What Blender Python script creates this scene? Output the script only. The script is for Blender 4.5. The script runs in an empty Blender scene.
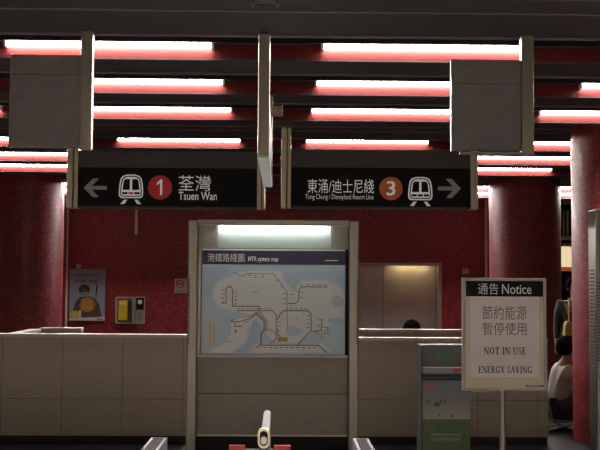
import bpy, bmesh, math, random
from mathutils import Vector, Matrix
random.seed(7)
scene = bpy.context.scene
COL = scene.collection

# ------------------------------------------------------------------ camera
EYE = 1.6
F = 1000.0                                     # focal length in pixels at 600 wide
YAW, PITCH, ROLL = math.radians(1.03), math.radians(3.15), math.radians(0.35)
FW = Vector((math.sin(YAW)*math.cos(PITCH), math.cos(YAW)*math.cos(PITCH), math.sin(PITCH)))
R0 = Vector((math.cos(YAW), -math.sin(YAW), 0))
U0 = R0.cross(FW)
RT = R0*math.cos(ROLL) + U0*math.sin(ROLL)
UP = U0*math.cos(ROLL) - R0*math.sin(ROLL)
cam_d = bpy.data.cameras.new('camera')
cam_d.sensor_width = 36.0
cam_d.lens = 36.0*F/600.0
cam_d.clip_start = 0.05
cam_d.clip_end = 200
cam = bpy.data.objects.new('camera', cam_d)
COL.objects.link(cam)
m = Matrix((RT, UP, -FW)).transposed().to_4x4()
m.translation = Vector((0, 0, EYE))
cam.matrix_world = m
scene.camera = cam

# ------------------------------------------------------------------ world, exposure
w = bpy.data.worlds.new('world')
scene.world = w
w.use_nodes = True
w.node_tree.nodes['Background'].inputs[0].default_value = (0.02, 0.02, 0.022, 1)
w.node_tree.nodes['Background'].inputs[1].default_value = 1.0
scene.view_settings.view_transform = 'Standard'
scene.view_settings.look = 'None'
scene.view_settings.gamma = 1.0
scene.view_settings.use_curve_mapping = False
scene.view_settings.exposure = 0.15
scene.cycles.max_bounces = 6
scene.cycles.diffuse_bounces = 4
scene.cycles.sample_clamp_indirect = 4.0
TUBE_POWER = 105.0        # tubes in view
BOOST_POWER = 330.0    # unseen rows by the camera, boosted as fill; farthest rows too
scene.cycles.filter_width = 1.35

# ------------------------------------------------------------------ helpers
def pt(px, py, Y):
    """World point at depth Y seen at a pixel of the photograph."""
    d = FW*F + RT*(px-300) + UP*(225-py)
    return Vector((0, 0, EYE)) + d*(Y/d.y)
def X(px, Y, py=280): return pt(px, py, Y).x
def Z(py, Y, px=282): return pt(px, py, Y).z

MATS = {}
def mat(name, col, rough=0.6, metal=0.0, emit=None, emit_s=0.0, noise=0.0, nscale=40.0, spec=0.5, bump=0.0):
    if name in MATS: return MATS[name]
    M = bpy.data.materials.new(name); M.use_nodes = True
    nt = M.node_tree; b = nt.nodes['Principled BSDF']
    b.inputs['Base Color'].default_value = (*col, 1)
    b.inputs['Roughness'].default_value = rough
    b.inputs['Metallic'].default_value = metal
    b.inputs['Specular IOR Level'].default_value = spec
    if emit:
        b.inputs['Emission Color'].default_value = (*emit, 1)
        b.inputs['Emission Strength'].default_value = emit_s
    if noise or bump:
        tc = nt.nodes.new('ShaderNodeTexCoord')
        nz = nt.nodes.new('ShaderNodeTexNoise'); nz.inputs['Scale'].default_value = nscale
        nz.inputs['Detail'].default_value = 6
        nt.links.new(tc.outputs['Object'], nz.inputs['Vector'])
        if noise:
            mr = nt.nodes.new('ShaderNodeMapRange')
            mr.inputs['From Min'].default_value = 0.3; mr.inputs['From Max'].default_value = 0.7
            mr.inputs['To Min'].default_value = 1-noise; mr.inputs['To Max'].default_value = 1+noise
            mx = nt.nodes.new('ShaderNodeMix'); mx.data_type = 'RGBA'; mx.blend_type = 'MULTIPLY'
            mx.inputs['Factor'].default_value = 1.0
            mx.inputs['A'].default_value = (*col, 1)
            nt.links.new(nz.outputs['Fac'], mr.inputs['Value'])
            nt.links.new(mr.outputs['Result'], mx.inputs['B'])
            nt.links.new(mx.outputs['Result'], b.inputs['Base Color'])
        if bump:
            bp = nt.nodes.new('ShaderNodeBump'); bp.inputs['Strength'].default_value = bump
            bp.inputs['Distance'].default_value = 0.01
            nt.links.new(nz.outputs['Fac'], bp.inputs['Height'])
            nt.links.new(bp.outputs['Normal'], b.inputs['Normal'])
    MATS[name] = M
    return M

def mosaic(name):
    """Small glazed red tiles: UVs are in metres, every tile its own tone and gloss."""
    M = bpy.data.materials.new(name); M.use_nodes = True
    nt = M.node_tree; b = nt.nodes['Principled BSDF']; L = nt.links
    uv = nt.nodes.new('ShaderNodeUVMap'); uv.uv_map = 'UVMap'
    sc = nt.nodes.new('ShaderNodeVectorMath'); sc.operation = 'SCALE'; sc.inputs['Scale'].default_value = 1/0.03
    L.new(uv.outputs['UV'], sc.inputs[0])
    fl = nt.nodes.new('ShaderNodeVectorMath'); fl.operation = 'FLOOR'; L.new(sc.outputs[0], fl.inputs[0])
    fr = nt.nodes.new('ShaderNodeVectorMath'); fr.operation = 'FRACTION'; L.new(sc.outputs[0], fr.inputs[0])
    wn = nt.nodes.new('ShaderNodeTexWhiteNoise'); wn.noise_dimensions = '2D'; L.new(fl.outputs[0], wn.inputs['Vector'])
    cr = nt.nodes.new('ShaderNodeValToRGB')
    e = cr.color_ramp.elements
    e[0].position = 0.0; e[0].color = (0.15, 0.014, 0.015, 1)
    e[1].position = 1.0; e[1].color = (0.40, 0.036, 0.036, 1)
    k = cr.color_ramp.elements.new(0.5); k.color = (0.24, 0.018, 0.018, 1)
    L.new(wn.outputs['Value'], cr.inputs['Fac'])
    sp = nt.nodes.new('ShaderNodeSeparateXYZ'); L.new(fr.outputs[0], sp.inputs[0])
    def lt(sock):
        n = nt.nodes.new('ShaderNodeMath'); n.operation = 'LESS_THAN'; n.inputs[1].default_value = 0.1
        L.new(sock, n.inputs[0]); return n.outputs[0]
    mxm = nt.nodes.new('ShaderNodeMath'); mxm.operation = 'MAXIMUM'
    L.new(lt(sp.outputs['X']), mxm.inputs[0]); L.new(lt(sp.outputs['Y']), mxm.inputs[1])
    mx = nt.nodes.new('ShaderNodeMix'); mx.data_type = 'RGBA'
    L.new(mxm.outputs[0], mx.inputs['Factor']); L.new(cr.outputs['Color'], mx.inputs['A'])
    mx.inputs['B'].default_value = (0.07, 0.02, 0.02, 1)
    L.new(mx.outputs['Result'], b.inputs['Base Color'])
    mr = nt.nodes.new('ShaderNodeMapRange'); b.inputs['Specular IOR Level'].default_value = 0.5
    mr.inputs['To Min'].default_value = 0.34; mr.inputs['To Max'].default_value = 0.6
    L.new(wn.outputs['Value'], mr.inputs['Value']); L.new(mr.outputs['Result'], b.inputs['Roughness'])
    # every tile sits at a slightly different tilt, which gives the glitter
    sb = nt.nodes.new('ShaderNodeVectorMath'); sb.operation = 'SUBTRACT'
    L.new(wn.outputs['Color'], sb.inputs[0]); sb.inputs[1].default_value = (0.5, 0.5, 0.5)
    s2 = nt.nodes.new('ShaderNodeVectorMath'); s2.operation = 'SCALE'; s2.inputs['Scale'].default_value = 0.07
    L.new(sb.outputs[0], s2.inputs[0])
    ge = nt.nodes.new('ShaderNodeNewGeometry')
    ad = nt.nodes.new('ShaderNodeVectorMath'); ad.operation = 'ADD'
    L.new(ge.outputs['Normal'], ad.inputs[0]); L.new(s2.outputs[0], ad.inputs[1])
    no = nt.nodes.new('ShaderNodeVectorMath'); no.operation = 'NORMALIZE'; L.new(ad.outputs[0], no.inputs[0])
    L.new(no.outputs[0], b.inputs['Normal'])
    return M

class MB:
    """Collects shapes in world coordinates; build() links them as one mesh object."""
    def __init__(s): s.v = []; s.f = []; s.mi = []; s.uv = {}
    def poly(s, pts, m=0):
        n = len(s.v); s.v += [tuple(p) for p in pts]; s.f.append(tuple(range(n, n+len(pts)))); s.mi.append(m)
    def box(s, x0, x1, y0, y1, z0, z1, m=0):
        if x0 > x1: x0, x1 = x1, x0
        if y0 > y1: y0, y1 = y1, y0
        if z0 > z1: z0, z1 = z1, z0
        n = len(s.v)
        s.v += [(x, y, z) for x in (x0, x1) for y in (y0, y1) for z in (z0, z1)]
        for q in ((0,1,3,2), (4,6,7,5), (0,4,5,1), (2,3,7,6), (0,2,6,4), (1,5,7,3)):
            s.f.append(tuple(n+i for i in q)); s.mi.append(m)
        return s
    def prism(s, pts, y0, y1, m=0):
        """Outline in (x, z), extruded from y0 (near) to y1 (far)."""
        a = sum(pts[i][0]*pts[(i+1)%len(pts)][1]-pts[(i+1)%len(pts)][0]*pts[i][1] for i in range(len(pts)))
        if a < 0: pts = pts[::-1]
        n = len(s.v); k = len(pts)
        s.v += [(x, y0, z) for x, z in pts] + [(x, y1, z) for x, z in pts]
        s.f.append(tuple(range(n, n+k))); s.mi.append(m)
        s.f.append(tuple(range(n+2*k-1, n+k-1, -1))); s.mi.append(m)
        for i in range(k):
            j = (i+1) % k
            s.f.append((n+i, n+k+i, n+k+j, n+j)); s.mi.append(m)
        return s
    def prism_x(s, pts, x0, x1, m=0):
        """Outline in (y, z), extruded along x."""
        a = sum(pts[i][0]*pts[(i+1)%len(pts)][1]-pts[(i+1)%len(pts)][0]*pts[i][1] for i in range(len(pts)))
        if a < 0: pts = pts[::-1]
        n = len(s.v); k = len(pts)
        s.v += [(x1, y, z) for y, z in pts] + [(x0, y, z) for y, z in pts]
        s.f.append(tuple(range(n, n+k))); s.mi.append(m)
        s.f.append(tuple(range(n+2*k-1, n+k-1, -1))); s.mi.append(m)
        for i in range(k):
            j = (i+1) % k
            s.f.append((n+i, n+k+i, n+k+j, n+j)); s.mi.append(m)
        return s
    def ring(s, outer, inner, y0, y1, m=0):
        """Band between two outlines with the same point count."""
        k = len(outer)
        for i in range(k):
            j = (i+1) % k
            s.prism([outer[i], outer[j], inner[j], inner[i]], y0, y1, m)
        return s
    def cyl(s, p0, p1, r0, r1=None, seg=16, m=0):
        r1 = r0 if r1 is None else r1
        p0 = Vector(p0); p1 = Vector(p1); d = (p1-p0).normalized()
        a = d.orthogonal().normalized(); b = d.cross(a)
        n = len(s.v)
        for p, r in ((p0, r0), (p1, r1)):
            for i in range(seg):
                t = 2*math.pi*i/seg
                s.v.append(tuple(p + a*r*math.cos(t) + b*r*math.sin(t)))
        s.f.append(tuple(range(n+seg-1, n-1, -1))); s.mi.append(m)
        s.f.append(tuple(range(n+seg, n+2*seg))); s.mi.append(m)
        for i in range(seg):
            j = (i+1) % seg
            s.f.append((n+i, n+j, n+seg+j, n+seg+i)); s.mi.append(m)
        return s
    def tube(s, pts, r, seg=12, m=0):
        for a, b in zip(pts, pts[1:]): s.cyl(a, b, r, r, seg, m)
        for p in pts[1:-1]: s.ball(p, (r, r, r), 8, seg, m)
        return s
    def ball(s, c, rad, nv=10, nu=16, m=0, zmin=-1.0):
        n0 = len(s.v); c = Vector(c)
        th0 = math.acos(max(-1, min(1, zmin)))
        rows = []
        for i in range(nv+1):
            th = th0*i/nv
            row = []
            for j in range(nu):
                ph = 2*math.pi*j/nu
                row.append(len(s.v))
                s.v.append((c.x+rad[0]*math.sin(th)*math.cos(ph), c.y+rad[1]*math.sin(th)*math.sin(ph), c.z+rad[2]*math.cos(th)))
            rows.append(row)
        for i in range(nv):
            for j in range(nu):
                k = (j+1) % nu
                s.f.append((rows[i][j], rows[i+1][j], rows[i+1][k], rows[i][k])); s.mi.append(m)
        return s
    def mesh(s, name, mats, off=(0, 0, 0)):
        me = bpy.data.meshes.new(name)
        o = Vector(off)
        me.from_pydata([tuple(Vector(v)-o) for v in s.v], [], s.f)
        for M in mats: me.materials.append(M)
        for p, i in zip(me.polygons, s.mi): p.material_index = i
        me.update()
        return me
    def build(s, name, mats, parent=None, bevel=0.0, smooth=False, local=False):
        if not isinstance(mats, (list, tuple)): mats = [mats]
        off = (0, 0, 0)
        if parent is not None and not local:
            off = parent.get('_o', (0, 0, 0))
        elif parent is None and s.v and not local:
            xs = [v[0] for v in s.v]; ys = [v[1] for v in s.v]; zs = [v[2] for v in s.v]
            off = ((min(xs)+max(xs))/2, (min(ys)+max(ys))/2, min(zs))
        me = s.mesh(name, mats, off)
        bm = bmesh.new(); bm.from_mesh(me)
        bmesh.ops.remove_doubles(bm, verts=bm.verts, dist=1e-6)
        bm.to_mesh(me); bm.free()
        o = bpy.data.objects.new(name, me); COL.objects.link(o)
        if parent is not None: o.parent = parent; o['_o'] = off
        else: o.location = off; o['_o'] = off
        if smooth:
            for p in me.polygons: p.use_smooth = True
            me.set_sharp_from_angle(angle=math.radians(40))
        if bevel:
            b = o.modifiers.new('bevel', 'BEVEL'); b.width = bevel; b.segments = 2
            b.limit_method = 'ANGLE'; b.angle_limit = math.radians(40)
        return o

def tag(o, label, cat, group=None):
    o['label'] = label; o['category'] = cat
    if group: o['group'] = group
    return o
def struct(o, kind='structure'): o['kind'] = kind; return o
def thing(name, loc, label, cat, group=None, rz=0.0):
    o = bpy.data.objects.new(name, None); COL.objects.link(o)
    o.empty_display_size = 0.1
    o.location = loc; o.rotation_euler = (0, 0, rz); o['_o'] = tuple(loc)
    return tag(o, label, cat, group)

def ell(cx, cz, rx, rz, n=24, a0=0.0, a1=2*math.pi, close=True):
    k = n if close else n+1
    return [(cx+rx*math.cos(a0+(a1-a0)*i/n), cz+rz*math.sin(a0+(a1-a0)*i/n)) for i in range(k)]
def rrect(x0, x1, z0, z1, r, n=5):
    out = []
    for cx, cz, a in ((x1-r, z1-r, 0), (x0+r, z1-r, 90), (x0+r, z0+r, 180), (x1-r, z0+r, 270)):
        for i in range(n+1):
            t = math.radians(a+90*i/n); out.append((cx+r*math.cos(t), cz+r*math.sin(t)))
    return out

def text(body, px0, px1, py0, py1, Y, M, parent, name='lettering', bold=0.0, shear=0.0):
    """Lettering fitted to a box given in photo pixels on the plane at depth Y."""
    c = bpy.data.curves.new(name, 'FONT'); c.body = body; c.size = 1.0; c.offset = bold; c.shear = shear
    c.resolution_u = 3
    t = bpy.data.objects.new(name, c); COL.objects.link(t)
    dg = bpy.context.evaluated_depsgraph_get()
    me = bpy.data.meshes.new_from_object(t.evaluated_get(dg))
    bpy.data.objects.remove(t); bpy.data.curves.remove(c)
    xs = [v.co.x for v in me.vertices]; zs = [v.co.y for v in me.vertices]
    a = pt(px0, py1, Y); b = pt(px1, py0, Y)
    sx = (b.x-a.x)/(max(xs)-min(xs)); sz = (b.z-a.z)/(max(zs)-min(zs))
    x0, z0 = min(xs), min(zs)
    off = Vector(parent.get('_o', (0, 0, 0)))
    for v in me.vertices:
        v.co = Vector((a.x+(v.co.x-x0)*sx, Y, a.z+(v.co.y-z0)*sz)) - off
    me.materials.clear(); me.materials.append(M); me.update()
    o = bpy.data.objects.new(name, me); COL.objects.link(o); o.parent = parent; o['_o'] = tuple(off)
    return o

# ------------------------------------------------------------------ materials
M_MOSAIC = mosaic('red_mosaic')
M_SOFFIT = mat('dark_soffit', (0.017, 0.012, 0.014), 0.6, noise=0.25, nscale=3)
M_SLAB = mat('ceiling_black', (0.008, 0.006, 0.007), 0.9)
M_TRIM = mat('dull_trim', (0.09, 0.075, 0.075), 0.45)
M_RED = mat('red_fascia', (0.085, 0.0085, 0.0075), 0.55, spec=0.15)
M_TUBE = mat('tube_glass', (0.9, 0.9, 0.9), 0.4, emit=(1.0, 0.93, 0.86), emit_s=TUBE_POWER)
M_TUBE_BOOST = mat('boosted_tube_glass', (0.9, 0.9, 0.9), 0.4, emit=(1.0, 0.955, 0.93), emit_s=BOOST_POWER)
M_SOCKET = mat('white_socket', (0.7, 0.68, 0.66), 0.5)
M_GRANITE = mat('beige_stone', (0.34, 0.285, 0.22), 0.55, noise=0.16, nscale=60)
M_CAP = mat('pale_stone_cap', (0.44, 0.38, 0.30), 0.45, noise=0.1, nscale=50)
M_JOINT = mat('stone_joint', (0.16, 0.13, 0.10), 0.9)
M_FLOOR = mat('pale_granite_floor', (0.42, 0.39, 0.36), 0.4, noise=0.2, nscale=80)  # unseen near floor, made pale to bounce light upward
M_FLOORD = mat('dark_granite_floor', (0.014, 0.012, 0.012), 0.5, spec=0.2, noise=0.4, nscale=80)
M_BLACKWALL = mat('dark_wall', (0.05, 0.042, 0.04), 0.8)
M_STEEL = mat('brushed_steel', (0.24, 0.225, 0.195), 0.32, 1.0, bump=0.05, nscale=200)
M_STEELD = mat('satin_steel_panel', (0.40, 0.36, 0.34), 0.45, 0.7, noise=0.12, nscale=12)
M_STEELW = mat('pale_satin_metal', (0.27, 0.245, 0.19), 0.34, 0.85)
M_POST = mat('sign_post_metal', (0.55, 0.49, 0.37), 0.4, 0.6)
M_PALE = mat('pale_painted_metal', (0.62, 0.57, 0.44), 0.45, 0.2)
M_PANEL = mat('grey_panel', (0.115, 0.105, 0.10), 0.6, noise=0.12, nscale=25)
M_KIOSK = mat('warm_grey_cladding', (0.27, 0.235, 0.195), 0.5, noise=0.12, nscale=45)
M_BLACK = mat('sign_black', (0.008, 0.008, 0.0095), 0.5, spec=0.12)
M_HEADER = mat('sign_header', (0.055, 0.045, 0.044), 0.55, noise=0.15, nscale=15)
M_WHITE = mat('sign_white', (0.80, 0.80, 0.78), 0.5)
M_GREY = mat('sign_grey', (0.36, 0.36, 0.36), 0.5)
M_SIGNW = mat('sign_glow_white', (0.80, 0.80, 0.78), 0.5, emit=(1.0, 1.0, 0.97), emit_s=0.14)  # slight glow added to lift the white lettering
M_SRED = mat('sign_red', (0.72, 0.035, 0.05), 0.5)
M_ORANGE = mat('sign_orange', (0.70, 0.16, 0.035), 0.5)
M_NAVY = mat('navy_band', (0.018, 0.022, 0.075), 0.4)
M_LIGHTBOX = mat('white_reflector', (0.40, 0.425, 0.395), 0.7, spec=0.1)
M_RUBBER = mat('black_rubber', (0.02, 0.02, 0.02), 0.7)

# ------------------------------------------------------------------ the setting
XL, XR, YB, YF = -9.0, 10.0, -10.0, 30.0
SOF = 3.2                                      # underside of the ceiling beams
TOP = 3.62
WALLY = 19.2
def sbox(name, M, *a, parent=None, bevel=0.0):
    o = MB().box(*a).build(name, M, parent, bevel)
    return struct(o) if parent is None else o
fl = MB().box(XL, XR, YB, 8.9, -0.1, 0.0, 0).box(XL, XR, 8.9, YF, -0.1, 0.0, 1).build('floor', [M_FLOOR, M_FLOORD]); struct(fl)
sbox('ceiling', M_SLAB, XL, XR, YB, YF, TOP, TOP+0.1)
sbox('wall_left', M_GRANITE, XL-0.2, XL, YB, YF, 0, TOP)
sbox('wall_right', M_GRANITE, XR, XR+0.2, YB, YF, 0, TOP)
sbox('wall_front', M_GRANITE, XL, XR, YB-0.2, YB, 0, TOP)
sbox('wall_far', M_BLACKWALL, XL, XR, YF, YF+0.2, 0, TOP)

def uv_planar(o):
    me = o.data; uv = me.uv_layers.new(name='UVMap')
    for p in me.polygons:
        n = p.normal
        for li in p.loop_indices:
            c = me.vertices[me.loops[li].vertex_index].co
            if abs(n.y) >= max(abs(n.x), abs(n.z)): u = (c.x, c.z)
            elif abs(n.x) > abs(n.z): u = (c.y, c.z)
            else: u = (c.x, c.y)
            uv.data[li].uv = u
# red mosaic back wall with a doorway for the steel doors
dx0, dx1, dz = X(356, WALLY), X(441.5, WALLY), Z(262, WALLY)
wx0, wx1 = XL, X(549, WALLY)
b = MB()
b.box(wx0, dx0, WALLY, WALLY+0.4, 0, TOP); b.box(dx1, wx1, WALLY, WALLY+0.4, 0, TOP)
b.box(dx0, dx1, WALLY, WALLY+0.4, dz, TOP); b.box(dx0, dx1, WALLY+0.36, WALLY+0.4, 0, dz)
wb = struct(b.build('wall_back', M_MOSAIC)); uv_planar(wb)

# steel double doors set back in the opening, a downlight over them
dr = MB()
fw = 0.07
dr.box(dx0, dx0+fw, WALLY-0.03, WALLY+0.36, 0, dz); dr.box(dx1-fw, dx1, WALLY-0.03, WALLY+0.36, 0, dz)
dr.box(dx0, dx1, WALLY-0.03, WALLY+0.02, dz-0.05, dz)
dr.box(dx0, dx1, WALLY+0.02, WALLY+0.36, dz-0.02, dz)
door = struct(dr.build('door_1', M_STEELD, bevel=0.006))
split = X(384.5, WALLY)
MB().box(dx0+fw, split-0.006, WALLY+0.26, WALLY+0.30, 0.01, dz-0.05).build('door_leaf', mat('door_grey', (0.52, 0.48, 0.46), .5, .15, noise=.08, nscale=8), door, 0.004)
MB().box(split+0.006, dx1-fw, WALLY+0.26, WALLY+0.30, 0.01, dz-0.05).build('door_leaf', mat('door_grey', (0.52, 0.48, 0.46), .5, .15, noise=.08, nscale=8), door, 0.004)
lx = X(412, WALLY)
lamp = thing('recessed_lamp', (lx, WALLY+0.16, dz-0.05), 'small warm lamp under the lintel of the grey steel doors', 'lamp')
MB().box(lx-0.40, lx+0.40, WALLY+0.12, WALLY+0.19, dz-0.03, dz-0.02).build('housing', M_STEELD, lamp)
MB().box(lx-0.36, lx+0.36, WALLY+0.13, WALLY+0.17, dz-0.036, dz-0.03).build('lens', mat('warm_lens', (0.9, 0.8, 0.5), 0.4, emit=(1.0, 0.78, 0.36), emit_s=16.0), lamp)

# thin vertical metal trims either side of the back wall
for n, (px, pw) in enumerate(((66.5, 1.6), (486.5, 2.2))):
    o = MB().box(X(px-pw/2, WALLY-0.06), X(px+pw/2, WALLY-0.06), WALLY-0.06, WALLY, 0, SOF).build('trim_%d' % (n+1), M_PALE, None, 0.004)
    struct(o)

# round mosaic columns
def column(cx, cy, r):
    seg = 64
    me = bpy.data.meshes.new('column'); bm = bmesh.new(); uvl = bm.loops.layers.uv.new('UVMap')
    lo = [bm.verts.new((r*math.cos(2*math.pi*i/seg), r*math.sin(2*math.pi*i/seg), 0)) for i in range(seg)]
    hi = [bm.verts.new((v.co.x, v.co.y, TOP)) for v in lo]
    for i in range(seg):
        j = (i+1) % seg
        f = bm.faces.new((lo[i], lo[j], hi[j], hi[i])); f.smooth = True
        us = [i, i+1, i+1, i]; zs = [0, 0, TOP, TOP]
        for l, u, z in zip(f.loops, us, zs): l[uvl].uv = (2*math.pi*r*u/seg, z)
    bm.to_mesh(me); bm.free(); me.materials.append(M_MOSAIC)
    o = bpy.data.objects.new('column', me); COL.objects.link(o); o.location = (cx, cy, 0)
    return struct(o)
CY = 15.95
rr = (X(560, CY)-X(490, CY))/2
column((X(560, CY)+X(490, CY))/2, CY, rr)
column(X(62, CY)-rr, CY, rr)
column(X(574, 10.2)+0.54, 10.2, 0.54)

# ceiling: dark beams with a red fascia on the near side, open slots between them
ROWS = [-7.6, -6.3, -5.0, -2.6, -1.3, 0.0, 2.2, 3.5, 4.85, 6.99, 8.29, 9.64, 11.76, 13.2, 14.55, 17.2, 18.45]  # rows short of the view are unseen, added for frontal light
GROUP_END = {-5.0, 0.0, 4.85, 9.64, 14.55, 18.45}
tr = 0
fas_z0, fas_z1 = SOF-0.045, SOF+0.055
for i, y in enumerate(ROWS):
    if y in GROUP_END and i+1 < len(ROWS): y1 = ROWS[i+1]-0.50
    elif i+1 < len(ROWS): y1 = y+0.72
    else: y1 = 20.5
    b = MB()
    b.box(XL, XR, y+0.02, y1, SOF, TOP, 0)
    b.box(XL, XR, y, y+0.02, fas_z0, fas_z1, 1)
    b.box(XL, XR, y, y+0.02, fas_z1, TOP, 0)
    b.box(XL, XR, y-0.075, y, fas_z1+0.001, fas_z1+0.007, 3)       # hood added over the tubes to block upward light
    b.box(XL, XR, y-0.004, y+0.024, fas_z0-0.012, fas_z0, 0)
    b.box(XL, XR, y1-0.03, y1+0.004, SOF-0.012, SOF, 2)
    if y in GROUP_END and y1-y > 1:
        b.box(XL, XR, y+0.7, y+0.72, SOF-0.008, SOF, 2)
        b.box(XL, XR, y1-0.62, y1-0.60, SOF-0.008, SOF, 2)
    tr += 1
    o = b.build('trim_%d' % (tr+2), [M_SOFFIT, M_RED, M_TRIM, M_SLAB]); struct(o)
struct(MB().box(XL, XR, YB, -8.1, SOF, TOP).build('trim_20', M_SOFFIT))
struct(MB().box(XL, XR, 21.4, YF, SOF, TOP).build('trim_21', M_SOFFIT))

# low stone walls round the stair well
def stone_wall(name, x0, x1, y0, y1, h, joints=(), hj=None, plinth=True):
    b = MB()
    b.box(x0, x1, y0, y1, 0.085 if plinth else 0, h-0.03, 0)
    b.box(x0, x1, y0-0.012, y1+0.012, h-0.03, h, 1)
    if plinth: b.box(x0+0.005, x1-0.005, y0+0.02, y1-0.02, 0, 0.085, 3)
    for j in joints: b.box(j-0.003, j+0.003, y0-0.001, y0+0.01, 0.085, h-0.03, 2)
    if hj: b.box(x0, x1, y0-0.001, y0+0.01, hj-0.003, hj+0.003, 2)
    return struct(b.build(name, [M_GRANITE, M_CAP, M_JOINT, M_RUBBER]))
PY = 9.8
PH = Z(334.5, PY, 150)
hj = Z(399, PY, 150)
stone_wall('wall_low_left', X(-60, PY), X(188, PY), PY, PY+0.13, PH, [X(p, PY) for p in (4, 64, 124, 184)], hj)
stone_wall('wall_low_right', X(357, PY), X(547, PY), PY, PY+0.13, PH-0.02, [X(p, PY) for p in (417, 477, 537)], hj)
PB = 11.2
stone_wall('wall_low_back', X(357, PB), X(519, PB), PB, PB+0.13, Z(329.5, PB, 410), [], None)
stone_wall('wall_low_side', X(40, PB), X(82, PB), PB, PB+0.13, Z(328, PB, 60), [], None)
sx = X(43, PB)
stone_wall('wall_low_return', sx-0.13, sx, PY+0.14, PB-0.02, Z(328, PB, 60)-0.01, [], None)

# ------------------------------------------------------------------ fluorescent tubes
GAPX = -0.11
row_words = {6.99: 'in the topmost lit row', 8.29: 'in the second lit row from the top', 9.64: 'in the third lit row from the top',
             11.76: 'in the fourth lit row from the top', 13.2: 'in the fifth lit row, over the signs',
             14.55: 'in the sixth lit row, beside the signs', 17.2: 'in the seventh, mostly hidden row', 18.45: 'in the lowest, farthest row'}
unseen = ['nearest', 'second', 'third', 'fourth', 'fifth', 'sixth', 'seventh', 'eighth', 'ninth']
for n_, y_ in enumerate(sorted((q for q in ROWS if q < 6), reverse=True)): row_words[y_] = 'in the %s unseen row overhead' % unseen[n_]
def col_word(k):
    return {-3: 'outermost left', -2: 'second from left', -1: 'just left of middle', 0: 'just right of middle', 1: 'second from right', 2: 'outermost right'}[k]
tube_proto = view_proto = None
for y in ROWS:
    cols = [-2, -1, 0, 1]
    if y > 12: cols = [-3, -2, -1, 0, 1, 2]
    for k in cols:
        cx = GAPX + (k+0.5)*2.22
        lab = 'fluorescent tube %s, %s' % (row_words[y], col_word(k))
        loc = (cx, y-0.034, SOF+0.037)
        if tube_proto is None:
            r = thing('fluorescent_tube', loc, lab, 'light', 'fluorescent tubes on the red ceiling fascias')
            MB().cyl((cx-0.715, loc[1], loc[2]), (cx+0.715, loc[1], loc[2]), 0.0145, seg=12).build('tube', M_TUBE_BOOST, r, smooth=True)
            for s in (-1, 1):
                MB().box(cx+s*0.715, cx+s*0.733, y-0.05, y, SOF+0.018, SOF+0.054).build('end_socket', M_SOCKET, r)
            tube_proto = r
            bright_mesh = [c for c in r.children if c.name.startswith('tube')][0].data
        else:
            r = tube_proto.copy(); COL.objects.link(r); r.location = loc; r['label'] = lab
            for ch in (tube_proto if y < 6 else view_proto or tube_proto).children:
                c = ch.copy(); COL.objects.link(c); c.parent = r
                if y > 6 and view_proto is None and ch.name.startswith('tube'):
                    c.data = ch.data.copy(); c.data.materials[0] = M_TUBE
            if y > 6 and view_proto is None: view_proto = r
            if y > 17:  # farthest rows boosted to brighten the red back wall
                for c in r.children:
                    if c.name.startswith('tube'): c.data = bright_mesh

# ceiling speaker on the soffit nearest the top edge of the photograph
sp = pt(265, 9, 5.72)
s_ = thing('ceiling_speaker', (sp.x, 5.72, SOF), 'small round ceiling speaker at the top edge, above the centre post', 'speaker')
MB().cyl((sp.x, 5.72, SOF), (sp.x, 5.72, SOF-0.018), 0.085, 0.08, 28).build('rim', M_TRIM, s_)
MB().cyl((sp.x, 5.72, SOF-0.018), (sp.x, 5.72, SOF-0.022), 0.066, 0.066, 28).build('grille', M_SOFFIT, s_)

# ------------------------------------------------------------------ hanging panels in front of the first lamp row
def hanging_panel(name, label, px_a, px_b, px_post, py_bot, py_top, rail):
    Y = 6.41
    x0, x1, xp = X(px_a, Y, 100), X(px_b, Y, 100), X(px_post, Y, 100)
    zb, zt = Z(py_bot, Y, (px_a+px_b)/2), Z(py_top, Y, (px_a+px_b)/2)
    r = thing(name, ((x0+xp)/2, Y, SOF), label, 'panel', 'grey hanging panels under the ceiling')
    p = MB().box(x0+0.008, x1-0.001, Y+0.02, Y+0.06, zb, zt).build('board', M_PANEL, r, 0.004)
    zs = Z(py_top+22, Y)
    MB().box(x0+0.012, x1-0.004, Y+0.018, Y+0.02, zs-0.003, zs).build('seam', M_RUBBER, p)
    MB().box(x0-0.002, x0+0.008, Y+0.017, Y+0.063, zb-0.004, zt).build('edge_strip', M_STEELW, r)
    MB().box(x1, xp, Y, Y+0.07, zb-0.012, SOF).build('post', M_STEELW, r, 0.004)
    if rail: MB().box(x0+0.05, xp, Y+0.0, Y+0.03, zb-0.028, zb-0.012).build('bottom_rail', M_STEELW, r)
    return r
hanging_panel('blank_signboard', 'blank grey hanging panel with a metal post, above the Tsuen Wan sign', 9, 80, 91.5, 147, 54, False)
hanging_panel('blank_signboard', 'blank grey hanging panel with a metal post, above the right direction sign', 452, 522, 534, 150, 59, True)

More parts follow.
